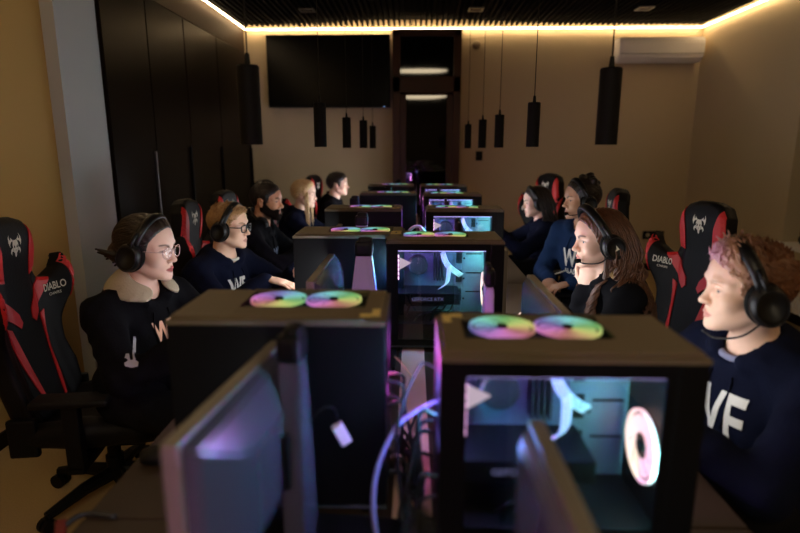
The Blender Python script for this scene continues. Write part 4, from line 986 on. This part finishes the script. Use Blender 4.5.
# headsets and glasses belong to nobody's body: things of their own
def make_headset(label, root, Mh, mic=None, mark=False, t_=.0, tilt=20, low=False):
    t = thing('headset', label, 'headset', (0, 0, 0), 0); t.matrix_world = root.matrix_basis @ Mh @ Matrix.Translation((-.012, 0, -.014)) @ Matrix.Rotation(R(tilt), 4, 'Y') @ Matrix.Translation((.012, 0, .014))
    w = .092+t_; zc_ = -.014
    top = .136+t_; pts = [(-.010-.02*math.sin(a)*0, w*1.02*math.cos(a), .02+(top-.02)*math.sin(a)) for a in np.linspace(R(4), R(176), 21)]
    V, F = tube_np([np.array(pts)], .009, 10); V[:, 0] = (V[:, 0]+.010)*1.9-.010; obj('headband', np_mesh('headband', V, F), M_hs, t, True)
    V, F = tube_np([np.array(pts[5:16])-np.array([0, 0, .006])], .009, 10); V[:, 0] = (V[:, 0]+.010)*2.1-.010; obj('headband_cushion', np_mesh('cushion', V, F), M_hs2, t, True)
    for s in (-1, 1):
        M_ = Matrix.Translation((-.012, s*(w-.010), zc_)) @ Matrix.Rotation(-s*PI/2, 4, 'X') @ Matrix.Diagonal((.92, 1.12, 1, 1))
        m = MB(); m.lathe([(0, .030), (.030, .030), (.034, .033), (.042, .030), (.0475, .022), (.049, .008), (.046, .004), (0, .004)], 32, M_)
        c = obj('ear_cup', m.out(), M_hs, t, True)
        m = MB(); m.lathe([(.0, .004), (.047, .006), (.052, .0), (.052, -.010), (.046, -.018), (.034, -.018), (.03, -.006), (0, -.006)], 32, M_); obj('ear_pad', m.out(), M_hs2, c, True)
        m = MB(); m.ring(.040, .0016, 32, 6, M_ @ Matrix.Translation((0, 0, .0315))); obj('trim_ring', m.out(), M_hs3, c, True)
        m = MB(); m.tube([(-.012, s*(w+.012), zc_), (-.012, s*(w+.016), .045), (-.010, s*(w+.004), .085)], .007, 8); m.tube([(-.038, s*(w+.006), zc_+.02), (-.012, s*(w+.017), .052), (.014, s*(w+.006), zc_+.02)], .005, 8); obj('yoke', m.out(), M_hs, t, True)
        if mark and s > 0:
            b_ = poly_bm([[(-.010, -.008), (.010, -.008), (.004, .011), (-.001, -.002)]], .02); bmesh.ops.transform(b_, matrix=M_ @ Matrix.Translation((0, 0, .0345)) @ Matrix.Rotation(PI, 4, 'Z'), verts=b_.verts); obj('emblem', b_, M_mark, c)
    if mic:
        s = mic; P = np.array([(.012, s*(w+.012), -.045), (.045, s*(w-.004), -.072), (.085, s*.055, -.082), (.103, s*.03, -.074)] if not low else [(.0, s*(w+.008), -.055), (.035, s*(w-.012), -.098), (.075, s*.04, -.122), (.092, -s*.01, -.118)]); c_, s_ = math.cos(R(-tilt)), math.sin(R(-tilt)); P -= (-.012, 0, -.014); P = smooth_path(np.stack([P[:, 0]*c_+P[:, 2]*s_, P[:, 1], -P[:, 0]*s_+P[:, 2]*c_], 1)+np.array([-.012, 0, -.014]), 20)
        b = obj('microphone_boom', MB().tube(P, .0028, 8).out(), M_hs, t, True); m = MB()
        if low: return t
        m.lathe([(0, -.014), (.008, -.011), (.010, 0), (.008, .011), (0, .014)], 16, Matrix.Translation(P[-1]) @ Matrix.Rotation(R(70), 4, 'Y')); obj('microphone', m.out(), M_hs2, b, True)
    return t
M_hs = mat('headset_black', (.004, .004, .0045, 1), .4, spec=.3); M_hs2 = mat('headset_pad', (.004, .004, .004, 1), .8, spec=.15); M_hs3 = mat('headset_trim', (.02, .02, .022, 1), .3, metal=.5)
def make_glasses(label, root, Mh, m_, r=.0014, rw=.025, rh=.020, sq=2.4):
    t = thing('eyeglasses', label, 'glasses', (0, 0, 0), 0); t.matrix_world = root.matrix_basis @ Mh
    m = MB(); gl = glass('lens_glass', (1, 1, 1, 1), .05)
    for s in (-1, 1):
        P = []
        for k in range(33):
            a = 2*PI*k/32; c, q = math.cos(a), math.sin(a); P.append((.101-.006*abs(c)*(s*c > 0), s*.034+rw*abs(c)**(2/sq)*math.copysign(1, c), .000+rh*abs(q)**(2/sq)*math.copysign(1, q)))
        m.tube(P, r, 6, False)
        L = MB(); L.mesh([(x-.0006, y, z) for x, y, z in P[:-1]]+[(x+.0006, y, z) for x, y, z in P[:-1]], [tuple(range(32)), tuple(reversed(range(32, 64)))]+[(k, (k+1) % 32, (k+1) % 32+32, k+32) for k in range(32)])
        obj('lens', L.out(), gl, t)
        obj('temple', MB().tube(smooth_path([(.095, s*(.034+rw), .006), (.07, s*.073, .008), (.0, s*.086, .008), (-.03, s*.083, -.004)], 14), r*.9, 6).out(), m_, t, True)
    m.tube(smooth_path([(.101, -.009, .003), (.106, 0, .007), (.101, .009, .003)], 10), r, 6); obj('frame', m.out(), m_, t, True)
    return t
NAVY = cloth_mat('navy_hoodie', (.0045, .006, .017, 1)); BLACKH = cloth_mat('black_hoodie', (.0045, .0045, .006, 1)); BLUEH = cloth_mat('blue_hoodie', (.012, .028, .075, 1))
GREYL = cloth_mat('grey_hood_lining', srgb(176, 164, 142)); WHITES = cloth_mat('white_shirt', srgb(200, 195, 185))
PRINT = mat('white_print', srgb(215, 212, 205), .6); PRINTO = mat('peach_print', srgb(225, 170, 140), .6)
def chest_print(hb, ho, N, txt, size, y=0, dz=-.2, sub=None, m_=None, k=.62):
    m_ = m_ or PRINT
    b_ = squeeze(text_bm(txt, size, .012, bold=.004), k); obj('chest_lettering', drape(b_, hb, (N[0]+.12, y, N[2]+dz), (0, 1, 0), (0, 0, 1), .09, .004), m_, ho)
    if sub: b_ = squeeze(text_bm(sub, size*.3, .012, bold=.0015), .8); obj('chest_lettering', drape(b_, hb, (N[0]+.12, y, N[2]+dz-size*.55), (0, 1, 0), (0, 0, 1), .09, .004), m_, ho)
def ring_collar(t, N, r, tube, m_, name, dz=0, tilt=.03, arc=(0, 360), grow=None):
    ph = np.linspace(R(arc[0]), R(arc[1]), 24); F = Field(axis(N[0]-.2, N[0]+.2, .006), axis(-.2, .2, .006), axis(N[2]-.15, N[2]+.12, .006))
    P = [(N[0]+.008+r*math.cos(a), r*1.05*math.sin(a), N[2]+dz-tilt*math.cos(a)) for a in ph]; F.chain(P, [tube*(1+(grow or 0)*math.sin((a-ph[0])/(ph[-1]-ph[0])*PI)) for a in ph], .01)
    return obj(name, quad_mesh(name, *F.mesh()), m_, t)
lipn = srgb(180, 120, 110)
def hood_lining(t, N, m_, r=.085, arc=(45, 315), w=.042, drop=40):
    ph = np.linspace(R(arc[0]), R(arc[1]), 22); F = Field(axis(N[0]-.25, N[0]+.2, .006), axis(-.25, .25, .006), axis(N[2]-.18, N[2]+.15, .006))
    for i, a in enumerate(ph):
        e = math.sin((a-ph[0])/(ph[-1]-ph[0])*PI); rad = np.array([math.cos(a), math.sin(a), 0]); d = R(drop); ax = rad*math.cos(d)-np.array([0, 0, math.sin(d)]); tg = np.array([-math.sin(a), math.cos(a), 0])
        F.ell((N[0]+.012+r*math.cos(a), r*1.05*math.sin(a), N[2]+.028-.03*math.cos(a)), (w*(.75+.5*e), .03, .010+.006*e), .012, R=np.stack([ax, tg, np.cross(ax, tg)], 1))
    return obj('hood_lining', quad_mesh('hood_lining', *F.mesh()), m_, t)
def bodies_for(H, N, sw, Mh):
    """shoulders, neck and skull as seen from the head, for long hair to fall over"""
    inv = np.array(Mh.inverted()); f = lambda q: (inv @ np.array([*q, 1]))[:3]; k = 1/inv[0, :3].dot(inv[0, :3])**.5
    out = [(np.array([-.012, 0, .035]), np.array([.108, .086, .094])), (np.array([.033, 0, .0]), np.array([.055, .068, .1])), (f((N[0], 0, N[2]+.03)), np.array([.07, .07, .12]))]
    for s in (-1, 1): out.append((f((N[0]-.02, s*sw*.6, N[2]-.06)), np.array([.10, .11, .09])))
    out.append((f((N[0]-.03, 0, N[2]-.2)), np.array([.15, .19, .2]))); return out

# left row ------------------------------------------------------------------
SK1 = skin_mat('skin_fair_pale', srgb(232, 196, 176), srgb(150, 30, 38), srgb(60, 40, 32))
t, Mh, hb, ho, N, H = make_person('woman in clear glasses and black hoodie with grey hood, sitting at the near left', (-.985, 2.0, 1.110), 1, turn=-22, yaw=-6, pitch=4, sk=SK1, hoodie=BLACKH, p=dict(jaw=.86, fem=1, nose=.9, browt=.004, lips=1.1), fine=.0032, sw=.165, sc_=1.0, gaze=-4)
hood_lining(t, N, GREYL, .090, (40, 320), .048)
def ex(F):
    F.ell((-.105, 0, -.02), (.045, .05, .045), .02)
    for k in range(7): F.cone((-.10, (k-3)*.016, -.02-.01*(k % 3)), (-.155-.01*(k % 2), (k-3)*.024, .0-.022*k*.8), .012, .004, .008)
V = hair_cap(HL_F, .012, 'back', .0008, ex)
L = short_locks(700, HL_F, .075, lambda q: (-1, 0, -.25), .0, .0024, None, .05, .0115)
child_at('hair', np_mesh('hair', *join_np(V, L)), hair_mat('hair_dark_brown', srgb(17, 11, 8), srgb(38, 25, 17), None, (.3, 2, 2)), t, Mh)
chest_print(hb, ho, N, 'WF', .10, -.0, -.15, None, PRINTO)
EMB = [[(-.024, -.03), (.0, -.045), (.024, -.034), (.028, -.005), (.012, .006), (-.012, .004), (-.026, -.008)], [(.006, .004), (.016, .004), (.014, .05), (.006, .056), (.002, .03)], [(-.012, .003), (-.004, .003), (-.01, .034), (-.022, .04), (-.026, .02), (-.02, .018)]]
obj('sleeve_emblem', drape(poly_bm([[(x*.8, y*.34) for x, y in P] for P in EMB], .01), hb, (N[0]+.10, -.15, N[2]-.16), (.67, .745, 0), (0, 0, 1), .6, .005), mat('grey_print', srgb(165, 165, 172), .6), ho)
make_headset('black over-ear headset on the woman in clear glasses', t, Mh, None, t_=.002)
make_glasses('clear framed eyeglasses on the near left woman', t, Mh, mat('pink_clear_frame', srgb(205, 170, 165), .25), .0016, .025, .021, 2.2)

SK2 = skin_mat('skin_fair', srgb(228, 186, 160), lipn, srgb(130, 92, 60))
t, Mh, hb, ho, N, H = make_person('blond man in dark glasses and navy hoodie, second seat from the camera on the left', (-.985, 2.92, 1.068), 1, turn=-20, yaw=-6, pitch=2, sk=SK2, hoodie=NAVY, p=dict(jaw=1.), fine=.004, sw=.19, sc_=1.0)
ring_collar(t, N, .068, .007, WHITES, 'shirt_collar', .012, .03)
V = hair_cap(HL_M, .008, 'x', .0012)
L2 = short_locks(500, HL_M, .034, lambda q: (.5, .6, .4), .45, .0032, lambda q: q[0] > .0 and q[2] > .08)
L = short_locks(420, HL_M, lambda q: .012+.022*max(0, q[2]-.05)/.08, lambda q: (.5, .5, .1), .4, .003)
child_at('hair', np_mesh('hair', *join_np(V, L, L2)), hair_mat('hair_dark_blond', srgb(120, 84, 50), srgb(190, 150, 100)), t, Mh)
chest_print(hb, ho, N, 'WF', .13, -.02, -.165, 'ALASKA')
make_headset('black over-ear headset on the blond man in dark glasses', t, Mh, None, t_=.002)
make_glasses('dark rectangular eyeglasses on the blond man', t, Mh, mat('black_frame', (.004, .003, .003, 1), .3), .0032, .026, .018, 4)

SK3 = skin_mat('skin_tan', srgb(200, 146, 112), srgb(150, 92, 80), srgb(22, 15, 12), .8, .9)
t, Mh, hb, ho, N, H = make_person('bearded man with short dark hair in black hoodie, third on the left', (-1.01, 3.8, 1.125), 1, yaw=-6, pitch=3, sk=SK3, hoodie=BLACKH, p=dict(jaw=1.06, browt=.006), fine=.0055, fh=.007, sw=.20, reach=.28, stub=1, sc_=1.04)
V = hair_cap(HL_M, .007, 'x', .0008, None, .005); L = short_locks(160, HL_M, .012, lambda q: (.4, 0, .2), .5, .003)
child_at('hair', np_mesh('hair', *join_np(V, L)), hair_mat('hair_black', srgb(20, 15, 13), srgb(38, 28, 24)), t, Mh)
F = Field(axis(-.03, .12, .005), axis(-.09, .09, .005), axis(-.14, .02, .005))
for s in (-1, 1): F.cone((.0, s*.055, -.045), (.068, s*.024, -.094), .025, .024, .02); F.cone((.01, s*.066, -.0), (.0, s*.057, -.045), .011, .022, .01); F.cone((.03, s*.045, -.06), (.07, s*.022, -.075), .022, .02, .02)
[F.cone((.018, s*.060, -.034), (.080, s*.024, -.056), .014, .012, .015) for s in (-1, 1)]; F.ell((.076, 0, -.098), (.021, .026, .022), .015); F.cone((.087, -.022, -.055), (.087, .022, -.055), .0075, .0075, .006); F.ell((.092, 0, -.066), (.02, .017, .008), .004, 's')
child_at('beard', quad_mesh('beard', *F.mesh()), mat('beard_black', srgb(20, 13, 10), .9, spec=.05, bump=(90, .6, .004)), t, Mh)
chest_print(hb, ho, N, 'WF', .13, 0, -.21, 'ALASKA', mat('blue_grey_print', srgb(120, 135, 165), .6))
make_headset('black headset hanging around the neck of the bearded man', t, Matrix.Translation((N[0]+.02, 0, N[2]+.035)) @ Matrix.Rotation(R(-68), 4, 'Y') @ Matrix.Diagonal((.9, .9, .9, 1)), None)

SK4 = skin_mat('skin_light', srgb(236, 200, 178), srgb(205, 120, 115), srgb(150, 110, 70))
t, Mh, hb, ho, N, H = make_person('blonde woman with hair tied back in dark hoodie, fourth on the left', (-.955, 4.85, 1.09), 1, yaw=-3, pitch=4, sk=SK4, hoodie=NAVY, p=dict(jaw=.86, fem=1, nose=.9), fine=.0055, fh=.007, sw=.165)
bd = bodies_for(H, N, .165, Mh)
V = hair_cap(HL_F, .012, 'back', .0014, None, .0055)
def st(i):
    s = -1 if i % 3 else 1; return ((.02+.03*rng.uniform(), s*(.066+.01*rng.uniform()), .03-.05*rng.uniform()), (.2, s*.3, -1))
L = long_locks(60, st, .26, bd, .004, .1, .004, .25); L2 = short_locks(400, HL_F, .07, lambda q: (-1, 0, -.3), .0, .0026, None, .05, .012)
child_at('hair', np_mesh('hair', *join_np(V, L, L2)), hair_mat('hair_blonde', srgb(176, 136, 84), srgb(240, 210, 158)), t, Mh)
SK5 = skin_mat('skin_light_male', srgb(232, 192, 168), lipn, srgb(30, 22, 18))
t, Mh, hb, ho, N, H = make_person('dark haired man in black top, farthest on the left', (-.795, 5.85, 1.115), 1, yaw=2, pitch=0, sk=SK5, hoodie=BLACKH, p=dict(jaw=1.), fine=.006, fh=.008, sw=.19, reach=.28)
V = hair_cap(HL_M, .014, 'x', .0016, None, .006); L = short_locks(180, HL_M, .025, lambda q: (.6, .2, .3), .5, .004)
child_at('hair', np_mesh('hair', *join_np(V, L)), hair_mat('hair_near_black', srgb(18, 14, 12), srgb(36, 27, 22)), t, Mh)

# right row ------------------------------------------------------------------
SK6 = skin_mat('skin_boy', srgb(236, 196, 172), srgb(196, 120, 112), srgb(150, 110, 80), .5)
t, Mh, hb, ho, N, H = make_person('young man with pink dyed fringe in navy hoodie, near right', (.876, 1.44, 1.108), -1, turn=10, yaw=-8, pitch=0, sk=SK6, hoodie=NAVY, p=dict(jaw=.95, nose=.82), fine=.0028, fh=.005, sw=.19, sc_=1.0, reach=.30)
ring_collar(t, N, .070, .008, mat('grey_blue_shirt', srgb(120, 122, 150), .8), 'shirt_collar', .006, .03)
V = hair_cap(HL_M, .009, 'x', .0012)
def flow(q): return (.6, .25, .75) if q[0] > .02 else (.1, .2, .5) if q[2] > .09 else (-.5, 0, -.6)
L = short_locks(1700, HL_M, lambda q: .013+(.044*np.clip((q[2]-.075)/.035, 0, 1)*np.clip((q[0]+.05)/.08, .3, 1)), flow, .5, .003)
L2 = short_locks(2600, HL_M, .052, lambda q: (.45, .3, .85), .35, .0034, lambda q: q[0] > .02 and q[2] > .07)
child_at('hair', np_mesh('hair', *join_np(V, L, L2)), hair_mat('hair_pink_brown', srgb(92, 54, 32), srgb(150, 104, 70), (-.01, .115, srgb(190, 150, 122), srgb(205, 140, 200))), t, Mh)
chest_print(hb, ho, N, 'WF', .20, 0, -.19, 'ALASKA')
make_headset('large black headset with thin boom microphone on the young man with dyed fringe', t, Mh, 1, t_=.010, low=True)

SK7 = skin_mat('skin_brunette', srgb(230, 190, 168), srgb(185, 110, 105), srgb(62, 40, 28))
wl = (.135, -.02, .885)
t, Mh, hb, ho, N, H = make_person('woman with long wavy brown hair in black hoodie, chin on her hand', (.772, 2.3, 1.105), -1, yaw=4, pitch=5, sk=SK7, hoodie=BLACKH, p=dict(jaw=.86, fem=1, nose=.95, browt=.005, lips=1.05), fine=.003, sw=.165,
    hands={-1: (wl, (.0, .05, 1), (.8, .6, 0), 1.0, (-.1, -.6, -1))}, chest=False, reach=.20)
bd = bodies_for(H, N, .165, Mh)
V = hair_cap(HL_F, .012, 'side', .0016)
def st(i):
    u = rng.uniform(-.08, .036); s = 1 if rng.uniform() < .55 else -1; z = .035+(.094)*math.sqrt(max(0, 1-((u+.012)/.112)**2)); f = rng.uniform(.15, .95)*PI/2
    return ((u, s*.087*math.sin(f), .035+(z-.035)*math.cos(f)), (-.45 if u < .0 else -.75, s*1., -.2))
L = long_locks(300, st, .42, bd, .015, .09, .0042, -.25)
def st2(i): s = 1 if i % 3 else -1; return ((-.015+.025*rng.uniform(), s*(.078+.012*rng.uniform()), -.02-.03*rng.uniform()), (.05, s*.25, -1))
L2 = long_locks(90, st2, .36, bd, .013, .08, .0042, .30)
child_at('hair', np_mesh('hair', *join_np(V, L, L2)), hair_mat('hair_long_brown', srgb(46, 28, 19), srgb(104, 64, 42)), t, Mh)
hood_lining(t, N, mat('tan_hood_lining', srgb(150, 120, 78), .9), .10, (95, 265), .04)
make_headset('black headset with a pale mark and microphone on the woman with long wavy hair', t, Mh, 1, True, t_=.024, tilt=24)

SK8 = skin_mat('skin_tan_female', srgb(205, 158, 128), srgb(160, 95, 85), srgb(28, 20, 16))
t, Mh, hb, ho, N, H = make_person('woman in bright blue hoodie with dark hair in a bun, behind the long haired woman', (1.02, 3.42, 1.17), -1, turn=42, yaw=6, pitch=2, sk=SK8, hoodie=BLUEH, p=dict(jaw=.88, fem=1), fine=.0048, fh=.007, sw=.17,
    hands={s: ((.28, s*.07, .69), (1, -s*.5, -.2), (0, 0, 1), .5) for s in (-1, 1)})
def ex(F):
    for k in range(16):
        a = rng.normal(size=3)*.024; F.ell((-.055+a[0], a[1], .125+a[2]*.6), (.022, .022, .018), .008)
V = hair_cap(HL_F, .013, 'back', .0015, ex, .0048); L = short_locks(400, HL_F, .06, lambda q: (-1, 0, .35), .0, .0026, None, .06, .012)
child_at('hair', np_mesh('hair', *join_np(V, L)), hair_mat('hair_dark_bun', srgb(18, 13, 11), srgb(36, 26, 21)), t, Mh)
chest_print(hb, ho, N, 'WF', .15, 0, -.20, 'ALASKA')
make_headset('black headset on the woman in the blue hoodie', t, Mh, 1, t_=.004)

SK9 = skin_mat('skin_far_girl', srgb(228, 190, 170), srgb(180, 110, 105), srgb(30, 22, 18))
t, Mh, hb, ho, N, H = make_person('girl with long dark hair in dark top, farthest on the right', (.985, 4.5, 1.06), -1, yaw=0, pitch=8, sk=SK9, hoodie=NAVY, p=dict(jaw=.86, fem=1), fine=.0055, fh=.007, sw=.165)
bd = bodies_for(H, N, .165, Mh); V = hair_cap(HL_F, .011, 'side', .0014, None, .0055)
L = long_locks(130, st, .34, bd, .004, .1, .0046, -.3)
child_at('hair', np_mesh('hair', *join_np(V, L)), hair_mat('hair_dark_long', srgb(22, 15, 12), srgb(46, 31, 24)), t, Mh)
make_headset('black headset on the farthest girl on the right', t, Mh, None, t_=.006)
# ------------------------------------------------------------------ camera and world
w = bpy.data.worlds.new('dim_room'); sc.world = w; w.use_nodes = True
w.node_tree.nodes['Background'].inputs[0].default_value = (.5, .42, .36, 1); w.node_tree.nodes['Background'].inputs[1].default_value = .004
cd = bpy.data.cameras.new('camera'); co = bpy.data.objects.new('camera', cd); COL.objects.link(co); sc.camera = co
cd.sensor_width = 36; cd.lens = 36*555/800; cd.clip_start = .02
pi_, ya = R(11.8548), R(1.4142)
co.location = (0, 0, 1.47); co.rotation_euler = (PI/2-pi_, 0, ya)
cd.dof.use_dof = True; cd.dof.focus_distance = 2.35; cd.dof.aperture_fstop = 1.6
sc.view_settings.view_transform = 'Standard'; sc.view_settings.look = 'None'; sc.view_settings.gamma = 1; sc.view_settings.use_curve_mapping = False
sc.view_settings.exposure = 0
sc.cycles.use_denoising = True
sc.cycles.max_bounces = 8; sc.cycles.transparent_max_bounces = 16; sc.cycles.caustics_reflective = False; sc.cycles.caustics_refractive = False
sc.cycles.sample_clamp_indirect = 4
